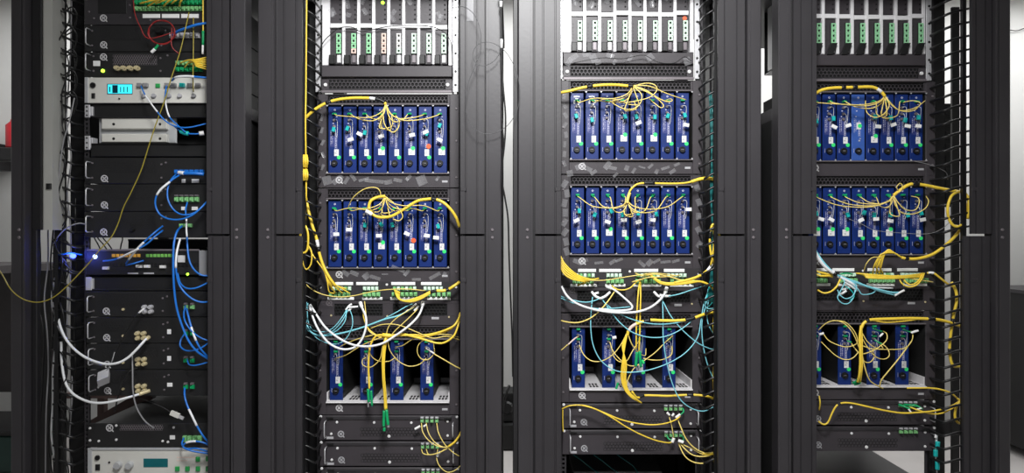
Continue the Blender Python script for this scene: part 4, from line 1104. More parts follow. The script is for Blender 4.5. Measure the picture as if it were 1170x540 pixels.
harness('fibre_harness','thick yellow fibre bundle along the right of patch panel, third cabinet',
  [('trunk','yellow',1.2,[(819,345,4),(817,334,5),(811,326,6),(800,321.5,6.5),(785,321.5+q,6.5),(768,323.5+q*.8,6.5),(755,322+q*.7,6),(746,316+q*.5,5),(738+q*2,313+q*.3,2)],6) for q in range(3)]
  +[('trunk','yellow',1.5,[(819,291,4),(815,299,5),(808,309,5.5),(799,315,6),(788,319,6.5),(770,323,6.5)],6,[('sleeve',.15,.4,'white',1.05),('cable_tie',.5,.58,'knob',1.25)])]
  +[('fibre_strand','yellow_pale',.7,[(785,322,6),(765,316,5.5),(748,313,5),(735,315,4),(726,312,2)],5),
    ('fibre_strand','yellow_pale',.56,[(722,322,5),(740,317,5.5),(760,316,5.5),(778,314,2)],5),
    ('fibre_strand','yellow',.8,[(735,319,2),(728,321,4),(721,328,5),(713,331,5),(704,330,4),(699,326,2)],4)])
harness('fibre_harness','two yellow fibres hanging straight down to green plugs, third cabinet',
  [('fibre_strand','yellow',.85,[(731.5,319,2),(729.5,332,5),(728,352,6.5),(727,375,7),(727,398,7)],7), ('fibre_strand','yellow',.85,[(731.5,320,2),(732,335,5),(731.5,356,6.5),(731,380,7),(730,402,7)],7),
   ('boot','boot_green',1.7,[(728,402,7),(727,411,7),(726.5,418,7)],7), ('boot','boot_green',1.7,[(731,401,7.4),(731.5,410,7.4),(732.5,419,7.4)],7), ('boot','green_dot',1.3,[(734,411,7),(735.5,415,7)],7),
   ('plug','clear',1.2,[(727,418,7),(728.5,424,7)],7), ('plug','clear',1.2,[(732.5,419,7.4),(733,425,7.4)],7)])
cable('coax_cable','white thick cable sagging across the vented unit, third cabinet','cable_white',1.3,[(641.5,327,4),(648,338,6),(658,346,7),(672,351.5,7.5),(690,355.5,8),(710,357,8),(728,356,8),(742,351.5,7.5),(752,344.5,6),(759,336,4),(762,328,3)],YR,7,extra=[('plug',.93,1,'white',1.6)])
cable('coax_cable','white cable folding back in a hairpin, third cabinet','cable_white',1.15,[(693,327,3),(702,331,4.5),(712,339,6),(721,347.5,7),(722,352,7.5),(716,354,7.8),(702,354.5,7.8),(684,352.5,7.5)],YR,7,extra=[('plug',0,.1,'white',1.6)])
harness('cyan_harness','pale cyan fibre loops drooping across the half-empty bay, third cabinet',
  [('fibre_strand','cyan',.6,[(640,338,3),(652,342,5),(668,345,6),(680,343,5),(690,338,3)],5),
   ('fibre_strand','cyan',.6,[(640,340,3),(655,346,5),(678,352,6.5),(700,352,6.5),(722,350,6)],5),
   ('fibre_strand','cyan',.6,[(677,339,3),(675.5,355,5),(675,375,6.5),(678,395,7),(687,412,7.5),(703,423,8),(722,425,8),(743,422,8),(765,414,8),(784,402,7.5),(797,385,7),(801,365,6),(804,348,5),(809,332,3)],7),
   ('fibre_strand','cyan',.6,[(757,341,3),(757.5,362,6),(758,388,7.5),(762,415,8),(769,440,8),(778,457,8),(792,467,7.5),(806,469,7),(821,461,4)],7),
   ('fibre_strand','cyan',.6,[(757,343,3),(766,360,6),(779,376,7),(795,390,7),(808,397,6),(819,400,4)],6),
   ('fibre_strand','cyan',.6,[(687,340,3),(696,353,6),(708,368,7),(722,379,7.5),(738,384.5,7.5),(756,385,7.5),(772,379.5,7.5),(785,371,7),(793,363,6)],6),
   ('fibre_strand','cyan',.6,[(688,343,3),(700,353,6),(718,363,7),(740,369,7.5),(760,370,7.5),(778,367.5,7),(788,364,6)],6),
   ('fibre_strand','cyan',.65,[(759,339,3),(775,336,5),(790,331,5),(806,326,3)],5),
   ('fibre_strand','cyan',.6,[(809,330,3),(806,350,4.5),(802,368,5.5),(803,392,6),(808,415,6),(814,430,5),(819,440,4)],5),
   ('fibre_strand','cyan',.6,[(810,332,3),(805,345,4.5),(808,352,5),(817,352,4)],4),
   ('fibre_strand','cyan',.6,[(811,330,3),(808,358,4.5),(810,372,5),(818,385,4)],4),
   ('fibre_strand','teal',.6,[(813,310,3),(809,335,4),(806,350,4),(814,345,4),(816,325,3)],4),
   ('plug','white',1.5,[(676,333,3),(680,338,3.6),(686,341,4)],3),('plug','white',1.5,[(686,341,4.2),(692,338,3.6),(697,333.5,3)],3),('plug','white',1.4,[(678,336,3),(684,334,3.2)],3),
   ('plug','white',1.5,[(747,333,3),(752,338,3.6),(757,339,4)],3),('plug','white',1.5,[(754,337,4.2),(760,338,3.6),(766,338,3.2)],3),('plug','white',1.3,[(761,328,3),(761.5,334,3.6)],3)])
cable('fibre_cable','yellow fibre arcing from left post up to the patch panel, third cabinet','yellow_pale',.75,[(641,366,4),(650,368,5),(662,368,6),(675,363,6.5),(687,353,6.5),(696,342,6),(702,333,4),(704,329,2)],YR,6)
harness('fibre_harness','thick yellow bundle across the bay top branching downwards, third cabinet',
  [('trunk','yellow',1.7,[(820,357,4),(811,357,5.5),(801,360,6.5),(790,364,7),(775,366,7),(757,366,7),(743,365.5,7),(732,368,7),(723,372,7),(718,378,7),(717,383,7)],7,[('cable_tie',.27,.36,'knob',1.1),('cable_tie',.6,.68,'knob',1.1),('sleeve',.76,.9,'term_pink',1.05)])]
  +[('fibre_strand','yellow',.8,[(717,380,7),(714-q,395,7.5),(711+q*1.5,415,8),(710+q*1.6,432,8),(714+q*1.2,445,8),(722+q,454,8),(733,460,7)],8) for q in range(4)]
  +[('fibre_strand','yellow_pale',.56,[(716,381,7),(709,394,7),(700,405,7),(688,412,6.5),(676,412,6),(667,405,4.5),(662,394,2)],6),
    ('fibre_strand','yellow_pale',.56,[(641,400,5),(648,394,5),(655,388,4.5),(661,384,2)],5),
    ('fibre_strand','yellow_pale',.56,[(697,391,2),(700,400,4),(708,410,6),(718,417,6.5),(726,418,6.5)],5),
    ('fibre_strand','yellow_pale',.56,[(699,401,2),(702,408,4),(708,413,6),(716,412,7),(722,402,7),(728,392,5),(731,388,2)],5),
    ('fibre_strand','yellow_pale',.56,[(769,383,2),(760,391,5),(749,402,6),(737,411,6.5),(724,421,7),(717,435,7.5),(716,445,7.5)],6),
    ('fibre_strand','yellow_pale',.56,[(768,395,2),(767,405,4),(757,410.5,5.5),(745,411,6),(735,409,6)],5),
    ('fibre_strand','yellow_pale',.56,[(718,383,7),(722,393,7),(729,402,6),(737,406,4),(738,398,2)],5),
    ('sleeve','term_pink',.9,[(649,393.5,5.2),(655,388,4.6),(659,385,3)],4),
    ('boot','boot_green',1.3,[(706,437,7),(705,441,7),(704,444,7)],6),('flag','white',1.8,[(700,386,4.6),(704,385,4.6)],4)])
cable('fibre_cable','yellow cable along the band under the half-empty bay, third cabinet','yellow',1.3,[(722,447,6),(728,454,5),(736,449.5+2,4),(748,451.5,4),(764,452,4),(782,451,4),(797,451,4.5),(810,453,5),(820,458,4)],YR,4,extra=[('cable_tie',.18,.26,'knob',1.2),('cable_tie',.66,.72,'knob',1.3)])
harness('fibre_harness','two long yellow fibres sagging across the two-unit boxes, third cabinet',
  [('fibre_strand','yellow',.8,[(642,467,4),(650,463.5,5),(660,462.5,5),(672,464,5),(690,471,5.5),(708,478.5,6),(726,483,6),(745,485,6),(762,483,5.5),(774,478,4),(779,472,2)],5),
   ('fibre_strand','yellow',.8,[(664,462.5,5),(680,467,5.5),(697,475.5,6),(715,487,6),(732,496,6),(750,503,5.5),(764,505.5,4),(769,504,2)],5),
   ('fibre_strand','yellow',.6,[(643,467,4),(643,480,4),(643.5,493,4)],4),
   ('flag','white',1.3,[(762,471,3),(765,474,3)],3),('flag','white',1.3,[(768,475,3),(770,472,3)],3),('flag','white',1.5,[(772,477,3.4),(777,473,3)],3),
   ('boot','boot_green',.9,[(780,466,1.5),(781,470,2.4),(777,474,3)],3),
   ('fibre_strand','yellow_pale',.56,[(764,474,2),(767,484,4),(769,495,4),(770,502,3)],4)])
harness('fibre_harness','yellow fibres gathered to the right from lowest adapters, third cabinet',
  [('fibre_strand','yellow_pale',.7,[(773,475,2),(778,488,4),(784,501,5),(793,511,5.5),(805,517,5.5),(819,516,4)],5),
   ('fibre_strand','yellow_pale',.7,[(776,505,2),(784,514,4),(793,520,5),(806,521,5.5),(819,517,4)],5),
   ('fibre_strand','yellow_pale',.7,[(775,506,2),(782,520,4),(791,527,5),(803,529,5.5),(813,525,5),(819,518,4)],5),
   ('fibre_strand','yellow_pale',.7,[(779,507,2),(790,512,4),(805,519,5.5),(819,515,4)],5),
   ('trunk','yellow',1.2,[(803,518,5.5),(812,518.5,5),(820,515,4)],5),
   ('flag','white',1.8,[(768,505,3),(770,500,3)],3),('flag','white',1.8,[(775,503,3),(781,505,3.4)],3),
   ('boot','boot_green',.9,[(762,497,1.5),(764,501,2.4),(769,503,3)],3),('boot','boot_green',.9,[(777,497,1.5),(781,500,2.4),(780,505,3)],3)])
harness('fibre_coil','yellow fibre strands descending in the right duct beside bays, third cabinet',
  [('fibre_strand','yellow',1.0,[(818,335,3),(819,365,3),(817,395,3),(818,425,3),(816,455,3),(818,480,3),(816.5,505,3)],3),('fibre_strand','yellow',.9,[(817,345,3),(815,375,3.4),(819,400,3.4),(815,425,3),(817,470,3),(818,490,3)],3)], 2.34)
cable('lead_wire','thin dark wire meandering under the cards, third cabinet','cable_black',.4,[(655,72,2),(675,68,2.5),(690,66,2.5),(712,67,2),(735,63,2),(752,71,2.4),(770,72,2.4),(782,65,2),(790,70,1)],YR-.012,2)
# --- cabinet four
harness('fibre_harness','yellow fibre harness looping over the top module row, rightmost cabinet',
  [('trunk','yellow',1.8,[(931,107,5),(940,102.5,5),(952,100.5,5),(966,100,5),(982,99.5,5),(997,99.5,5),(1006,104,5),(1011,110,5)],5,[('cable_tie',.40,.45,'knob',1.2),('cable_tie',.51,.57,'knob',1.2),('sleeve',.80,.9,'white',1.05)])]
  + fan(1011, 110, [(MODX[3,0,k], 115) for k in (0,1,2,4,5,6)], 126, 21)
  + [('fibre_strand','yellow_pale',.56,[(1011,109,5),(1018,118,6),(1028,126,6),(1040,125,6),(1050,121,5),(1051,117,5),(1042,115,4),(1032,117,2)],6),
     ('fibre_strand','yellow_pale',.56,[(1011,109,5),(1020,121,6),(1031,127,6),(1044,126,6),(1052,119,4),(1057,115,2)],6),
     ('fibre_strand','yellow_pale',.56,[(1011,110,5),(1016,120,6),(1010,130,6),(1000,134,6),(991,129,5),(989,120,4),(989,115,2)],6)])
harness('fibre_harness','yellow fibre harness entering from right duct over middle row, rightmost cabinet',
  [('trunk','yellow',1.8,[(1096,219,4),(1087,217.5,4.5),(1072,214.5,5),(1057,211.5,5),(1044,210,5),(1036,212,5),(1028,217.5,5),(1021,223,5)],5,[('cable_tie',.52,.6,'knob',1.15)])]
  + fan(1021, 223, [(MODX[3,1,k], 224) for k in (0,1,2,3,4,5)], 238, 23)
  + [('fibre_strand','yellow_pale',.56,[(1021,223,5),(1026,231,6),(1034,239,6),(1045,240,6),(1050,233,6),(1049,226,5),(1041,224,2)],6),
     ('fibre_strand','yellow_pale',.56,[(1021,223,5),(1023,234,6),(1031,243,6),(1045,244,6),(1057,238,6),(1061,230,5),(1058,224,2)],6),
     ('fibre_strand','yellow_pale',.56,[(1022,222,5),(1029,218,6),(1031,212,6),(1028,209.5,6),(1024.5,214,6),(1028,219,5)],6)])
harness('fibre_coil','yellow fibre coil standing in the right duct, rightmost cabinet',
  [('fibre_strand','yellow',1.5,[(1094,219,4),(1087,224,5),(1083,236,5.5),(1084,249,5),(1089,257,5),(1097,259,4)],5),
   ('fibre_strand','yellow',1.9,[(1100,219,4),(1106,226,5),(1107.5,238,5.5),(1105,250,5)],5),
   ('fibre_strand','yellow',1.3,[(1086,255,5),(1093,259,5.4),(1101,256,5),(1096,265,4)],5),
   ('fibre_strand','yellow',1.1,[(1098,220,4),(1103,230,4.6),(1104,243,4.6),(1100,254,4)],5)], 2.34)
harness('fibre_harness','thick yellow cable curving from duct to a brush of fibres, rightmost cabinet',
  [('trunk','yellow',1.7,[(1099,258,4),(1095,265,5),(1087,274,5.5),(1076,283.5,6),(1064,291,6),(1050,295,6),(1038,295.5,6),(1030,294,6)],6,[('cable_tie',.87,.95,'knob',1.15)])]
  +[('fibre_strand','yellow',.8,[(1030,294,6),(1022,289,6.5),(1015-q,285+q,6.5),(1010-q*1.2,292,6),(1007-q*2,303,5),(1005-q*2+(q%2)*6,313,2)],6) for q in range(5)]
  +[('fibre_strand','yellow_pale',.56,[(1007,294,6),(997,294,6),(990,301,5.5),(987,310,3)],5)])
harness('fibre_harness','mass of yellow fibres lying along the patch panel, rightmost cabinet',
  [('fibre_strand','yellow',.85,[(978+q*3,312+q*.6,3),(990,313+q*.8,5),(1010,314.5+q*.7,6),(1030,315+q*.5,6),(1046,313.5+q*.6,5),(1055,312+q,3)],5) for q in range(6)]
  +[('fibre_strand','yellow',.85,[(1026,314,5),(1030,323,6),(1038,327.5,6.5),(1047,325.5,6.5),(1053,319,6),(1056,312,4)],5),('fibre_strand','yellow',.85,[(1030,315,5),(1036,323,6),(1042,325,6.5),(1049,321,6),(1054,313,4)],5),
    ('fibre_strand','yellow_pale',.7,[(1040,318,5),(1053,320,5),(1066,322,3)],5),
    ('trunk','yellow',1.2,[(931,309,4),(937,311,5),(944,312.5,5),(951,314,4)],5),('trunk','yellow',1.2,[(931,313,4),(938,315,5),(946,315,5),(951,316,4)],5),
    ('fibre_strand','yellow',1.0,[(934,331,4),(941,334.5,5),(949,333,6),(956,327,6.5),(960,319,6)],5)])
cable('fibre_cable','yellow cable with white sleeve passing into the right duct, rightmost cabinet','yellow',1.2,[(1056,313,3),(1061,311.5,5),(1067,312,5.5),(1075,318,5.5),(1082,323.5,5),(1088,327,4)],YR,5,extra=[('sleeve',.22,.42,'white',1.1),('cable_tie',.02,.18,'knob',1.3)])
cable('fibre_cable','yellow cable descending the right duct to the bay, rightmost cabinet','yellow',1.6,[(1087,322,3),(1092,332,3.5),(1093,344,4),(1090,358,4),(1087,376,4),(1085,395,4),(1086,410,4),(1090,418,4),(1099,418,3)],2.34,4,extra=[('cable_tie',.42,.46,'knob',1.15),('cable_tie',.66,.7,'knob',1.15)])
harness('cyan_harness','white and cyan fibre bundle spilling over the patch panel, rightmost cabinet',
  [('trunk','cable_white',2.2,[(932,289,4),(938,299,5),(946,307,5.5),(956,313.5,6)],5,[('cable_tie',.9,1,'knob',1.2)]),
   ('trunk','cyan',1.0,[(932,286,4),(940,298,5.4),(950,309,6),(960,316,6.5)],5),
   ('trunk','cable_white',1.5,[(957,315,6),(967,320,6.5),(975,325,6.5),(980,331,5)],6),
   ('trunk','cyan',1.2,[(959,315,6),(972,320,6.5),(988,326,7),(1005,331,7),(1019,334,6),(1029,334,5)],6),
   ('fibre_strand','cyan',.6,[(960,316,6),(980,322,7),(1000,331,7),(1022,337,6)],6),
   ('fibre_strand','cyan',.6,[(960,317,6),(965,322,7),(960,333,7),(957,340,7.2),(962,346,7.4),(969,346.5,7.4),(975,340,7),(977,330,6)],6),
   ('fibre_strand','cyan',.6,[(962,317,6),(978,325,7),(975,337,7.2),(967,341,7.4),(960,337,7),(957,331,6)],6),
   ('fibre_strand','cyan',.6,[(965,318,6),(980,330,7),(985,336,7),(996,335,7),(1003,330,6)],6),
   ('fibre_strand','teal',.6,[(966,327,6),(972,331,7),(976,338,7),(971,343,7)],6),
   ('fibre_strand','boot_green',.9,[(960,313,6),(967,312,6),(974,313,5)],6),
   ('plug','white',1.3,[(962,331,5),(968,329,5.4),(973,326,5.6)],5),('plug','white',1.3,[(958,337,5),(963,334.5,5.4),(967,332,5.6)],5),('plug','white',1.3,[(965,322,6),(973,327,6.2),(980,332,6)],6),
   ('plug','white',1.3,[(1022,337.5,5.6),(1027,334.5,5.4),(1033,331.5,5)],5),('plug','cable_white',.9,[(975,324,6),(995,328,6.2),(1020,329,5)],6)])
harness('fibre_harness','thick yellow bundle across bay top falling into a knot, rightmost cabinet',
  [('trunk','yellow',1.7,[(1102,378,4),(1098,373,5),(1088,369,6),(1075,365.5,6.5),(1060,364,7),(1040,363.5,7),(1020,364,7),(1003,364.5,7),(993,365.5,7),(987,369,7),(984,375,7)],7,[('cable_tie',.02,.1,'knob',1.3),('cable_tie',.36,.41,'knob',1.25),('cable_tie',.80,.86,'knob',1.25)]),
   ('fibre_strand','yellow',.7,[(1050,364.5,7),(1030,367,7.2),(1012,368,7.2),(998,366,7)],7),
   ('trunk','yellow',1.5,[(984,372,7),(982.5,385,7.5),(983,400,8),(983,415,8),(982,428,7.5),(980,436,6)],7),
   ('fibre_strand','yellow',.9,[(984.5,373,7),(985,388,7.5),(985,405,8),(985,420,8),(983,436,6)],7),
   ('boot','boot_green',1.5,[(981,433,6),(978,436,5),(975,437,4)],5),('boot','boot_green',1.2,[(983,436,6),(981,438,5),(976,439,4)],5),
   ('fibre_strand','yellow_pale',.56,[(935,377,3),(944,369,5),(954,366,6),(964,369,6.5),(973,378,7),(979,390,7),(983,402,7)],6),
   ('fibre_strand','yellow_pale',.56,[(955,366,6),(966,368,6.5),(976,378,7),(980,389,7),(976,394,6),(966,396,6),(955,393,5),(946,388,4),(940,380,3)],6),
   ('fibre_strand','yellow_pale',.56,[(938,390,2),(946,398,5),(955,406,6),(965,410.5,6.5),(974,409,7),(981,402,7)],6),
   ('fibre_strand','yellow_pale',.56,[(972,391,2),(977,398,5),(984,404,7),(996,401,7),(1006,395,6.5),(1013,388,6),(1013,381,5),(1009,378,3)],6),
   ('fibre_strand','yellow_pale',.56,[(985,380,7),(991,390,7),(1000,397,6.5),(1009,398,5),(1003,391,2)],5),
   ('fibre_strand','yellow_pale',.56,[(985,386,7),(991,396,7),(1000,407,6.5),(1010,410,6),(1016,406,5.5),(1014,398,4),(1006,391,2)],5),
   ('fibre_strand','yellow_pale',.56,[(986,395,7),(996,398,7),(1015,399,6.5),(1032,398,6),(1040,392,5),(1043,384,5),(1041,378,3)],6),
   ('fibre_strand','yellow_pale',.7,[(1041,390,4),(1034,400,6),(1024,413,6.5),(1014,425,6.5),(1007,434,6),(1005,441,5)],6),
   ('fibre_strand','yellow_pale',.7,[(985,404,7),(988,419,7.5),(993,433,7),(1000,439,6),(1009,443.5,4)],6),
   ('fibre_strand','yellow_pale',.56,[(983,405,7.4),(988,413,7),(995,413,6.5),(999,406,6),(996,398,5)],6),
   ('sleeve','white',1.3,[(1041,380,5),(1045,378.6,5),(1049,377.5,5)],5),('sleeve','white',1.0,[(1005,384.5,5),(1009,380.5,5)],5),('flag','white',1.4,[(936,382,4),(941,380.5,4)],4),
   ('boot','boot_green',.9,[(997,375,2),(1003,377,3),(1008,378.5,4)],3),('boot','boot_green',.9,[(999,388,2),(1004,391,3),(1008,393,4)],3),('boot','boot_green',.9,[(1031,376,2),(1037,378,3),(1042,379.5,4)],3),('boot','boot_green',.9,[(968,389,2),(973,391,3)],3)])
cable('fibre_cable','yellow cable along the band under the half-empty bay, rightmost cabinet','yellow',.95,[(1036,443,3),(1050,443,4),(1062,443,4),(1074,444.5,4.5),(1086,448.5,5),(1094,455,4)],YR,4)
cable('fibre_cable','yellow fibre crossing the box with a dip at its left, rightmost cabinet','yellow',1.0,[(935,481,4),(941,484.5,5),(946,482,5),(951,471,5),(956,463,5),(963,460,5),(974,460.5,5),(990,464,5.5),(1010,468.5,6),(1030,471.5,6),(1048,471,6),(1068,469,6),(1086,464,5),(1098,457,4)],YR,5,extra=[('cable_tie',.33,.37,'knob',1.2)])
harness('fibre_harness','yellow fibre with green plugs on the upper box, rightmost cabinet',
  [('fibre_strand','yellow',.85,[(1040,465,3),(1050,468.5,5),(1062,472,5.5),(1075,472,5.5),(1088,466,5),(1098,456,4)],5),
   ('boot','boot_green',1.1,[(1027,462,1.5),(1033,464,3),(1040,467,4)],3),('boot','boot_green',1.1,[(1033,462,1.5),(1039,462.5,3),(1046,463,4)],3),('boot','boot_green',1.1,[(1043,462,1.5),(1049,464,3),(1054,467,4)],3),
   ('plug','white',1.0,[(1038,467,4),(1041,471,4.4)],4),('plug','white',1.0,[(1046,468,4),(1053,466,4.4)],4)])
harness('fibre_coil','yellow fibre ends hanging low in the right duct, rightmost cabinet',
  [('fibre_strand','yellow',1.4,[(1098,456,4),(1093,464,4),(1091,474,4),(1094,482,4),(1102,484,3)],4),('fibre_strand','yellow',1.0,[(1094,455,4),(1101,461,4),(1104,470,3.4),(1102,482,3)],4)], 2.34)
cable('fibre_cable','short yellow fibre at the left post near the boxes, rightmost cabinet','yellow',.8,[(936,452,3),(937,460,4),(936,468,3)],YR,3)
t = harness('connector_string','three teal connectors hanging by the rail bottom, rightmost cabinet',
  [('cord','cable_white',.7,[(1071,496,3),(1070,506,3),(1069,520,3),(1071,545,3)],3),
   ('connector','teal',2.4,[(1071.5,504,3.4),(1071,512,3.4)],3),('connector','teal',2.4,[(1069,513.5,3.4),(1069,521,3.4)],3),('connector','teal',2.4,[(1071,527,3.4),(1071,536,3.4)],3),('tip','white',1.6,[(1069,500,3.2),(1070,496,3.2)],3)])
cable('lead_wire','thin grey wire draped along the modules, rightmost cabinet','cable_grey',.3,[(1090,249,2),(1075,262,4),(1058,267,5),(1030,266,5),(1000,263,5),(985,256,4),(970,250,3)],YR,5)
cable('lead_wire','thin clear wire slanting near the right ear, rightmost cabinet','cable_grey',.3,[(1045,184,2),(1062,188,3),(1080,196,3),(1083,205,2)],YR,3)

# --- leftmost cabinet
cable('fibre_cable','long olive yellow fibre wandering down and out left, leftmost cabinet','yellow_olive',.62,[(216,14,2),(213,28,5),(206,58,6),(196,88,6),(188,115,6),(177,145,6),(169,170,6),(161,195,6),(150,219,6),(141,237,6),(135,255,6),(127,271,7),(115,284,8),(101,301,9),(86,317,10),(73,330,10.5),(60,340,11),(45,345,11.5),(30,343,12),(18,336,12),(10,327,12),(4,316,8),(-6,300,2)],Y1,6)
cable('fibre_cable','straight yellow fibre ending in green plug, leftmost cabinet top right','yellow',.8,[(232,-10,4),(232,10,4.5),(232,40,4.5),(231.5,62,4)],Y1,4,extra=[('boot',.66,.86,'boot_green',1.7),('tip',.86,1,'white',1.5)])
cable('fibre_cable','straight thin olive fibre beside it down to the silver instrument, leftmost cabinet','yellow_olive',.6,[(221,20,3),(221,50,4),(220.5,85,4),(221,105,2)],Y1,4)
harness('fibre_harness','yellow fibres spread over topmost green adapters, leftmost cabinet',
  [('fibre_strand','yellow',1.0,[(160+q*9,4+(q%2)*3,2),(172+q*7,1,4.5),(190+q*5,-3-q,5),(215,-12,4)],4) for q in range(6)],Y1)
harness('fibre_harness','yellow fibres plugged above the silver instrument, leftmost cabinet',
  [('fibre_strand','yellow',.85,[(206+q*5,72+(q%2)*5,2),(214+q*3,69+q,4),(224,68+q*1.5,5),(240,65+q*3,4)],4) for q in range(6)],Y1)
P = []
for k in range(30):
    a = 2*math.pi*k/10; P.append((184.5+15*math.cos(a)*(1+.05*math.sin(k*1.7)), 37+13.5*math.sin(a)*(1+.05*math.cos(k*2.1)), 3+.25*(k % 7)))
cable('fibre_coil','red fibre wound in a coil on a black unit, leftmost cabinet','cable_red',.55,[(152,-5,2),(154,15,3),(160,30,4),(170,44,4)]+P+[(196,52,4),(205,62,3)],Y1,4,k=4)
cable('fibre_plug','loose green and white plug hanging below the red coil, leftmost cabinet','boot_green',1.4,[(181,51,4),(177,56,4),(173,60,4)],Y1,4,extra=[('tip',.5,1,'white',1.25)],cat='plug')
def blue(lab, pts, r=1.0, d=6, extra=None): cable('network_cable', lab, 'cable_blue', r, pts, Y1, d, group='blue cables of the leftmost cabinet', extra=extra)
blue('blue cable curving from the lit silver instrument to the post, leftmost cabinet',[(161,98,2),(165,107,4),(171,116,5),(180,128,6),(189,138,6),(200,144,6),(216,145.5,6),(240,140,4)],.8,6,[('sleeve',.18,.45,'cable_white',1.15)])
blue('blue cable with short white sleeve below silver instrument centre, leftmost cabinet',[(190,98,2),(189,110,4),(190,122,5),(194,134,5.5),(203,143,6),(212,151,6)],.8,6,[('sleeve',.28,.6,'cable_white',1.15)])
blue('blue cable with a bright cyan joint beside the silver box, leftmost cabinet',[(198,143,5),(205,149,5),(212,152,5),(222,153,5),(233,152,4)],.8,5,[('joint',.3,.6,'teal',3.0),('plug',.88,1,'offwhite',3.2)])
blue('thick blue cable entering the upper right adapters, leftmost cabinet',[(197,40,2),(205,35,4),(216,31,5),(226,28,5),(240,26,4)],1.6,5,[('sleeve',.62,.8,'cable_white',.8)])
blue('blue cable lying above the silver instrument connectors, leftmost cabinet',[(196,92,3),(202,88,5),(214,87,5),(226,88,5),(240,89,4)],1.2,5,[('sleeve',.2,.7,'cable_white',1.1)])
blue('blue cable in a large round loop over two black units, leftmost cabinet',[(207,199,2),(200,203,5),(191,210,7),(183,217,8),(178,226,8),(178,236,8),(183,245,8),(193,250,8),(206,250.5,8),(219,246,8),(230,237,7),(240,226,4)],1.0,8,[('sleeve',.16,.34,'cable_white',1.25)])
blue('blue cable in a smaller loop inside the large loop, leftmost cabinet',[(201,199,2),(195,206,5),(191.5,216,6),(192,228,7),(198,239,7),(208,245,7),(222,243,6),(236,231,4)],.9,7)
blue('bunched blue cable along upper adapters, leftmost cabinet',[(204,197,3),(212,198,4),(222,198,4),(233,199,3)],2.0,4,[('plug',0,.3,'cable_white',1.1)])
blue('short blue cable under green adapters with white tail, leftmost cabinet',[(214,231,2),(212,240,5),(213,250,6),(213,262,6),(214,275,6)],.9,6,[('sleeve',.5,.95,'cable_white',1.1)])
blue('blue cable sloping to the network switch, upper of a pair, leftmost cabinet',[(186,258,3),(176,266,6),(166,275,7),(157,284,7),(148,295,5),(144,301,3)],1.0,7,[('sleeve',.45,.85,'cable_white',1.2)])
blue('blue cable sloping to the network switch, lower of a pair, leftmost cabinet',[(186,263,3),(177,270,6),(167,279,7),(150,288,7),(132,296,5),(118,298,3)],1.0,7,[('sleeve',.5,.78,'cable_white',1.1)])
blue('short blue cable across the network switch front, leftmost cabinet',[(144,303,2),(152,301,4),(164,297.5,2)],.9,4)
blue('long blue cable falling past the switch to lower units, leftmost cabinet',[(208,258,2),(202,265,5),(198.5,280,7),(198,305,8),(199,330,8),(202,352,8),(208,372,8),(216,390,8),(226,402,7),(240,411,4)],1.2,8)
blue('blue cable from switch curving right at mid height, leftmost cabinet',[(206,272,3),(202,288,6),(201,306,7),(204,323,7),(211,334,7),(221,342,7),(231,345,6),(242,344,4)],1.0,7,[('sleeve',.02,.3,'cable_white',1.2)])
blue('blue cable hugging the switch end bracket, leftmost cabinet',[(213,262,3),(214,280,5),(216,296,6),(221,307,6),(230,314,5),(242,315,4)],1.0,6)
blue('blue cable passing shallowly under the switch, leftmost cabinet',[(203,312,3),(206,323,5),(213,329,6),(223,329,6),(233,325,5),(242,320,4)],.9,6)
blue('blue cable from first black unit sweeping right, leftmost cabinet',[(212,349,2),(210,358,4),(212,368,6),(219,378,6),(230,386,5),(242,390,4)],.9,6)
blue('blue loop beside the second lower black unit, leftmost cabinet',[(212,380,2),(207,387,4),(206,395,5),(212,400,6),(222,400,6),(232,396,5),(242,388,4)],.9,6)
blue('blue cable slanting down with white sleeve at second lower unit, leftmost cabinet',[(213,352,3),(217,368,5),(222,384,6),(229,398,6),(240,410,4)],1.1,6,[('sleeve',.35,.62,'cable_white',1.15)])
blue('thick blue cable from lowest of four units to bottom post, leftmost cabinet',[(211,443,2),(211,452,4),(214,463,5),(220,476,6),(226,488,6),(233,499,6),(242,509,4)],1.1,6,[('sleeve',.4,.66,'cable_white',1.15)])
blue('blue cable coiled flat beside bottom silver instrument, leftmost cabinet',[(210,500,2),(208,507,4),(213,512,5),(225,512,5.5),(238,515,4),(238,508,5),(226,504,6),(214,505,6),(209,510,6),(220,515,6),(240,518,4)],1.0,5,[('sleeve',.62,.72,'cable_white',1.3)])
blue('blue cable at the third lower unit bending right, leftmost cabinet',[(214,410,2),(216,416,4),(224,417,5),(240,413,4)],.8,5)
cable('coax_cable','white thick coax sagging to the second lower unit, leftmost cabinet','cable_white',1.4,[(64,345,2),(66,360,3),(70,376,5),(78,391,6),(90,403,7),(104,411,8),(120,415.5,8),(134,414.5,8),(146,408.5,7),(157,398,6),(166,388,4),(170,385,2)],Y1,7,extra=[('plug',.93,1,'brass',1.7)])
cable('coax_cable','white thick coax sagging to the lowest of four units, leftmost cabinet','cable_white',1.4,[(70,390,3),(70.5,412,4),(74,434,5),(80,446,6),(90,454,7),(105,459.5,8),(122,459.5,8),(140,455.5,7),(156,451,5),(171,446,2)],Y1,7,extra=[('plug',.92,1,'brass',1.6)])
cable('coax_cable','grey coax alongside the upper white one, leftmost cabinet','cable_grey',.9,[(60,345,2),(66,372,4),(78,392,5.5),(92,405,6.5),(106,414,7),(120,418,7)],Y1,6)
cable('network_cable','grey cable dropping past the empty slot, leftmost cabinet','cable_grey',.8,[(151,402,3),(151.5,425,5),(152,447,6),(156,465,6),(165,480,5),(176,489,3)],Y1,6)
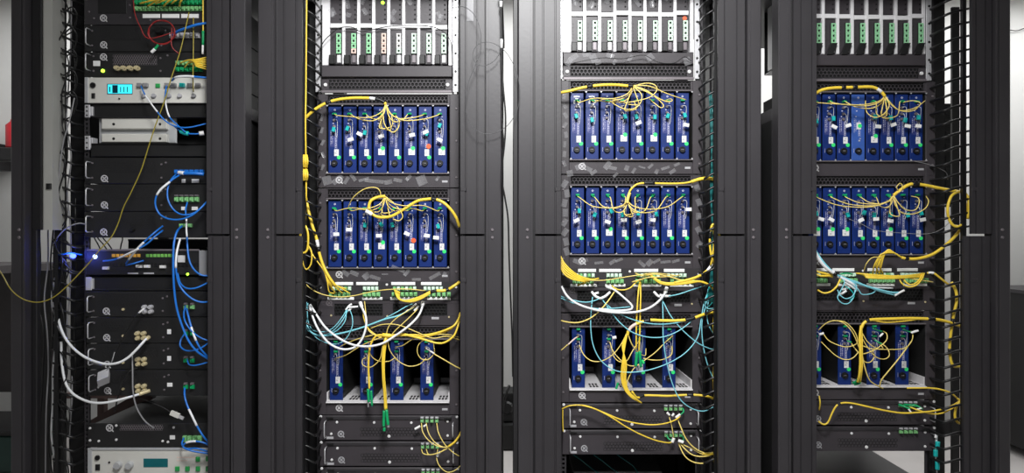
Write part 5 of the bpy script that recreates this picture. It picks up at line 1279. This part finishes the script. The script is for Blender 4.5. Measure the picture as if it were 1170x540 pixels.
cable('network_cable','dark cable slanting from the first lower unit, leftmost cabinet','cable_black',.7,[(165,352,3),(155,361,5),(145,377,6),(136,395,6),(127,412,6),(118,428,4)],Y1,6,extra=[('boot',.0,.14,'offwhite',1.6)])
cable('network_cable','black cable crossing behind white coax to third unit, leftmost cabinet','cable_black',.8,[(158,420,2),(148,424,4),(140,436,5),(135,452,6),(131,470,4)],Y1,6)
tt = T('cable_adapter','grey cube adapter hanging from a short lead, leftmost cabinet','adapter', W(117,438,Y1-.08))
O('housing', MB().obox(W(118.5,431,Y1-.08), Vector((.016,.004,.007)), Vector((-.006,.012,.012)), Vector((.004,-.010,.012))), 'grey_print', tt)
O('lead', MB().tube(path([(120,425,8),(124,420,8),(128,412,8),(131,402,7)],Y1,8), .0018, 6), 'cable_grey', tt); O('tail', MB().tube(path([(116,436,8),(113,440,8),(112,443,8)],Y1,8), .0028, 6), 'offwhite', tt)
tt = T('usb_plug','clear silver plug on a thin dark lead in the empty slot, leftmost cabinet','plug', W(203,480,Y1-.05))
O('body', MB().obox(W(200,473,Y1-.05), Vector((.014,0,-.006)), Vector((0,.004,0)), Vector((.003,0,.007))), 'silver_face', tt); O('shell', MB().obox(W(207,476.6,Y1-.05), Vector((.008,0,-.0035)), Vector((0,.0025,0)), Vector((.002,0,.0045))), 'steel', tt)
O('lead', MB().tube(path([(196,471,5),(186,465,5),(172,459,5),(160,455,3)],Y1,5), .0014, 6), 'cable_black', tt)
# black and grey power leads in the left duct
rnd = random.Random(4)
LEAD = ['outermost', 'second', 'third', 'fourth', 'fifth', 'sixth', 'seventh', 'innermost']
for k in range(8):
    x = 47+k*5.2
    pts = [(x+rnd.uniform(-4,4)+ (10 if y < 250 and k < 3 else 0), y, rnd.uniform(0, 4)) for y in range(-20 if k > 2 else 262, 561, 40)]
    m = ['cable_black','cable_grey','cable_black','cable_white','cable_black','cable_black','cable_grey','cable_black'][k]
    cable('power_lead', f'{LEAD[k]} {dict(cable_black="black",cable_grey="grey",cable_white="white")[m]} lead hanging in the left duct of leftmost cabinet', m, .8 if k != 3 else 1.0, pts, 2.36, 2, group='leads in the left duct')
for k in range(5):
    y0 = 4+k*24
    cable('power_lead', f'{["first","second","third","fourth","fifth"][k]} black lead curling through the left duct from top, leftmost cabinet', 'cable_black', .8, [(64,y0,2),(72,y0+10,5),(82,y0+4,5),(88,y0+14,4),(84,y0+30,3),(76,y0+36,2)], 2.30, 5, group='curled leads in the left duct')
for k, (a, b) in enumerate(((274, 282), (292, 290), (302, 310))):
    cable('power_lead', f'{["upper","middle","lower"][k]} short dark blue lead lit by the blue lamp, leftmost cabinet', 'cable_blue' if k == 1 else 'cable_black', .9, [(63,a,2),(72,a-2,5),(82,b-1,5),(94,b+1,3)], 2.30, 5, group='leads near the blue lamp')
t = T('flat_box', 'flat black box lying on the network switch, leftmost cabinet', 'box', W(195, 284.5, 2.4))
O('housing', MB().p(146, 273.5, 262, 284, 2.42, .25, .003), 'body_black', t); O('rim', MB().p(146, 273, 262, 275, 2.415, .005, .001), 'face_dark', t)
for k, (a, b) in enumerate(((108, 116), (112, 124), (118, 130), (140, 137))):
    cable('power_lead', f'{ORD[k]} black lead from left in the slit above network switch', 'cable_black', .7, [(a-4,262,0),(a,272,1),((a+b)/2,279,1),(b,288,0)], 2.42, 1, group='leads above the network switch')
rn2 = random.Random(12)
for k in range(9):
    y0 = -10+k*58; x0_ = 62+rn2.uniform(-2, 4)
    cable('power_lead', f'{("first","second","third","fourth","fifth","sixth","seventh","eighth","ninth")[k]} black lead down the duct front, leftmost cabinet', 'cable_black', .75, [(x0_,y0,1),(x0_+rn2.uniform(6,16),y0+14,3),(x0_+rn2.uniform(8,20),y0+34,3.5),(x0_+rn2.uniform(2,14),y0+58,3),(x0_+rn2.uniform(0,18),y0+84,2),(x0_+rn2.uniform(2,12),y0+105,1)], 2.28, 3, group='black leads down the duct front')
cable('power_lead','grey lead curving across the duct above blue lamp, leftmost cabinet','cable_grey',.7,[(62,278,2),(68,268,4),(78,259,5),(90,255,4),(98,256,2)],2.28,4)
cable('power_lead','pale grey lead slanting down the upper duct, leftmost cabinet','cable_grey',.7,[(85,112,3),(80,135,4),(73,160,4),(69,185,4),(66,215,3),(64,245,2)],2.28,4)
O('indicator_lamp', MB().disc(W(84, 292, 2.28), .009, .008, 12), 'led_blue', None, 'glowing blue lamp in the left duct beside the network switch', 'lamp')
O('indicator_lamp', MB().disc(W(33.5, 296, 2.24), .004, .004, 12), 'led_blue', None, 'small glowing blue lamp on the left post of leftmost cabinet', 'lamp')

bl = bpy.data.lights.new('blue_lamp_light', 'POINT'); bl.energy = .22; bl.color = (.08, .12, 1); bl.shadow_soft_size = .01
blo = bpy.data.objects.new('blue_lamp_light', bl); COL.objects.link(blo); blo.location = W(80, 292, 2.24)
t = T('added_dark_box', 'added black box darkening the right finger duct from behind, rightmost cabinet', 'backing box', W(1084, 236, 2.56))  # invented box, put here only to make this stretch of duct dark
O('body', MB().p(1076, 118, 1090, 236, 2.56, .04, .003), 'body_black', t)
for k in range(8): O('box_ridge', MB().p(1080, 122+k*14, 1086, 131+k*14, 2.56, .003, .001, back=-.003), 'knob', t)
# ------------------------------------------------------------------ loose wires by the gap and the background
cable('power_lead','black cable hanging in the wall gap with a teal connector on top','cable_black',1.0,[(572.5,-8,2),(572.3,12,2),(573,40,2),(573.3,70,2),(575,100,2),(577.5,130,2),(577,158,2),(574,188,2),(573.8,208,2),(577,226,2),(580.5,250,2),(581.5,285,2),(583,330,2),(585,380,1),(586,430,0)],2.185,2,extra=[('connector',0,.035,'teal',3.0),('clip',.04,.07,'offwhite',1.8),('tag',.165,.185,'white',1.5)])
cable('lead_wire','thin grey wire looping over the cover panel of second cabinet','wire_dark',.35,[(517,9,1),(530,8,2),(542,17,3),(549,36,3),(549,58,3),(543,75,3),(536,92,3),(532.5,112,3),(534,132,3),(541,146,3),(553,152.5,3),(567,151,3),(581,142,3),(591,125,3),(594,105,3),(590,82,3),(580,62,3),(567,51,3),(554,48,3),(544,53,3),(540,63,3),(544,72,3),(553,75,3),(564,70,3),(571,61,3)],2.2,3)
O('masking_tape', MB().box(X(533.5,YP), X(541,YP), YP-.0015, YP-.0003, W(0,24,YP).z, W(0,-4,YP).z), 'clear', None, 'strip of clear tape on the upper right cover of second cabinet', 'tape')
# black box inside the bottom of the rightmost cabinet
t = T('battery_box','low black box standing in the bottom of the rightmost cabinet','box',(1.19, 3.0, .06))
O('housing', MB().cbox(.93, 1.475, 2.44, 3.09, .06, .36, .006), 'body_black', t); O('lid', MB().cbox(.925, 1.482, 2.432, 3.095, .36, .368, .003), 'face_dark', t)
for k in range(3): O('foot_screw', MB().disc((1.03+k*.14, 2.44, .30), .008, .004, 10), 'lip', t)
for k, (a, b) in enumerate(((655, 700), (678, 722), (705, 735))):
    cable('network_cable', f'{["left","middle","right"][k]} dark teal cable slanting in the gap under the boxes, third cabinet', 'teal_cable', .6, [(a,519,-8),(a+10,526,-10),(a+20,534,-10),(b,552,-6)], YR, -8, e=-6, group='dark teal cables under the boxes')
t = T('equipment_box','grey box low down in the dark gap of the third cabinet','box',(.38, 2.8, .06))
O('housing', MB().cbox(.24, .57, 2.62, 3.0, .06, .34, .01), 'body_black', t); O('lid', MB().cbox(.235, .575, 2.612, 3.005, .34, .352, .004), 'cable_grey', t)
t = T('equipment_box','black box low down in the bottom of the second cabinet','box',(-.43, 2.8, .06))
O('housing', MB().cbox(-.7, -.16, 2.62, 3.05, .06, .34, .01), 'body_black', t); O('lid', MB().cbox(-.705, -.155, 2.612, 3.055, .34, .352, .004), 'face_dark', t)
# background by the back wall
t = T('tower_cabinet','black waist-high cabinet by the wall at the far right edge','cabinet',(3.2, 4.0, 0))
O('body', MB().cbox(2.86, 3.55, 3.78, 4.2, .06, .93, .008), 'body_black', t); O('door', MB().cbox(2.88, 3.53, 3.765, 3.78, .08, .91, .004), 'face_black', t); O('top', MB().cbox(2.85, 3.56, 3.76, 4.21, .93, .95, .004), 'face_dark', t)
O('notice', MB().box(2.905, 3.10, 3.763, 3.765, .36, .50), 'grey_print', t)
for x in (2.9, 3.5): O('foot', MB().cbox(x-.02, x+.02, 3.8, 3.84, 0, .06, .003), 'knob', t)
cable('power_lead','thin black wire on the wall at upper right','cable_black',.5,[(1152,34,0),(1162,35,0),(1172,32,0),(1190,30,0)],4.28,0,e=0)
cable('power_lead','black wires lying on the cabinet at the right edge','cable_black',.8,[(1150,336,1),(1160,338,2),(1170,336,2),(1190,342,1)],3.95,2)
t = T('desk','dark desk behind the leftmost cabinet at the left picture edge','desk',(-2.9, 3.6, 0))
O('desk_top', MB().cbox(-3.5, -2.62, 3.25, 4.05, 1.06, 1.10, .006), 'desk', t); O('modesty_panel', MB().cbox(-3.46, -2.66, 3.95, 3.97, .35, 1.06, .003), 'desk', t)
for x in (-3.46, -2.70):
    for y in (3.28, 3.98): O('leg', MB().cbox(x, x+.04, y, y+.04, 0, 1.06, .003), 'frame_dark', t)
t = T('wall_bracket','black bracket arm on the wall at the left picture edge','bracket',(-3.0, 4.2, 1.6))
O('arm', MB().cbox(-3.5, -2.95, 4.05, 4.12, 1.70, 1.78, .006), 'frame_dark', t); O('mount', MB().cbox(-3.3, -3.15, 4.12, 4.30, 1.66, 1.82, .004), 'frame_dark', t)
t = T('canister','narrow red canister peeking out beside the leftmost cabinet post','canister',(-3.03, 4.18, 1.78))
mb = MB(); mb.tube([(-3.05,4.2,1.79),(-3.05,4.2,1.80),(-3.05,4.2,1.93),(-3.05,4.2,1.955),(-3.05,4.2,1.965)], .055, 16, taper=lambda s: 1 if s < .7 else .55); O('body', mb, 'red', t)
O('valve', MB().tube([(-3.05,4.2,1.965),(-3.05,4.2,1.99)], .018, 10), 'knob', t)
t = T('storage_box','dark green lidded box on the floor at the left picture edge','box',(-2.95, 3.8, 0))
O('body', MB().cbox(-3.3, -2.63, 3.6, 4.0, 0, .20, .01), 'dark_green', t); O('lid', MB().cbox(-3.31, -2.62, 3.59, 4.01, .20, .225, .006), 'face_black', t)
t = T('stool','low wooden step stool left of the leftmost cabinet','stool',(-2.2, 3.9, 0))
O('seat', MB().cbox(-2.45, -1.95, 3.75, 4.05, .36, .39, .005), 'wood', t)
for x in (-2.42, -2.02):
    for y in (3.78, 3.98): O('leg', MB().cbox(x, x+.04, y, y+.04, 0, .36, .003), 'wood', t)
t = T('floor_camera','small black device with round lens on a stand in the wall gap','device',(-.02, 4.05, 0))
O('body', MB().cbox(-.09, .05, 4.0, 4.14, .16, .34, .01), 'body_black', t); O('lens', MB().disc((-.03, 4.0, .25), .04, .03, 16), 'knob', t); O('base', MB().cbox(-.10, .06, 3.98, 4.16, 0, .16, .01), 'body_black', t)
cable('power_lead','black cable curving up from the device in the wall gap','cable_black',1.6,[(582,440,0),(579,448,2),(576,458,3),(575,470,2)],4.0,2)
for nm in ('legend','slots','guide_tips','paint_fleck','port','sockets','vent_grille','screw_print','digits','sticker_print','emblem'):
    for o in bpy.data.objects:
        if o.parent and o.name.split('.')[0] == nm and nm in ('legend','slots','guide_tips','paint_fleck','sockets','vent_grille','screw_print','sticker_print','digits'): o['kind'] = 'stuff'
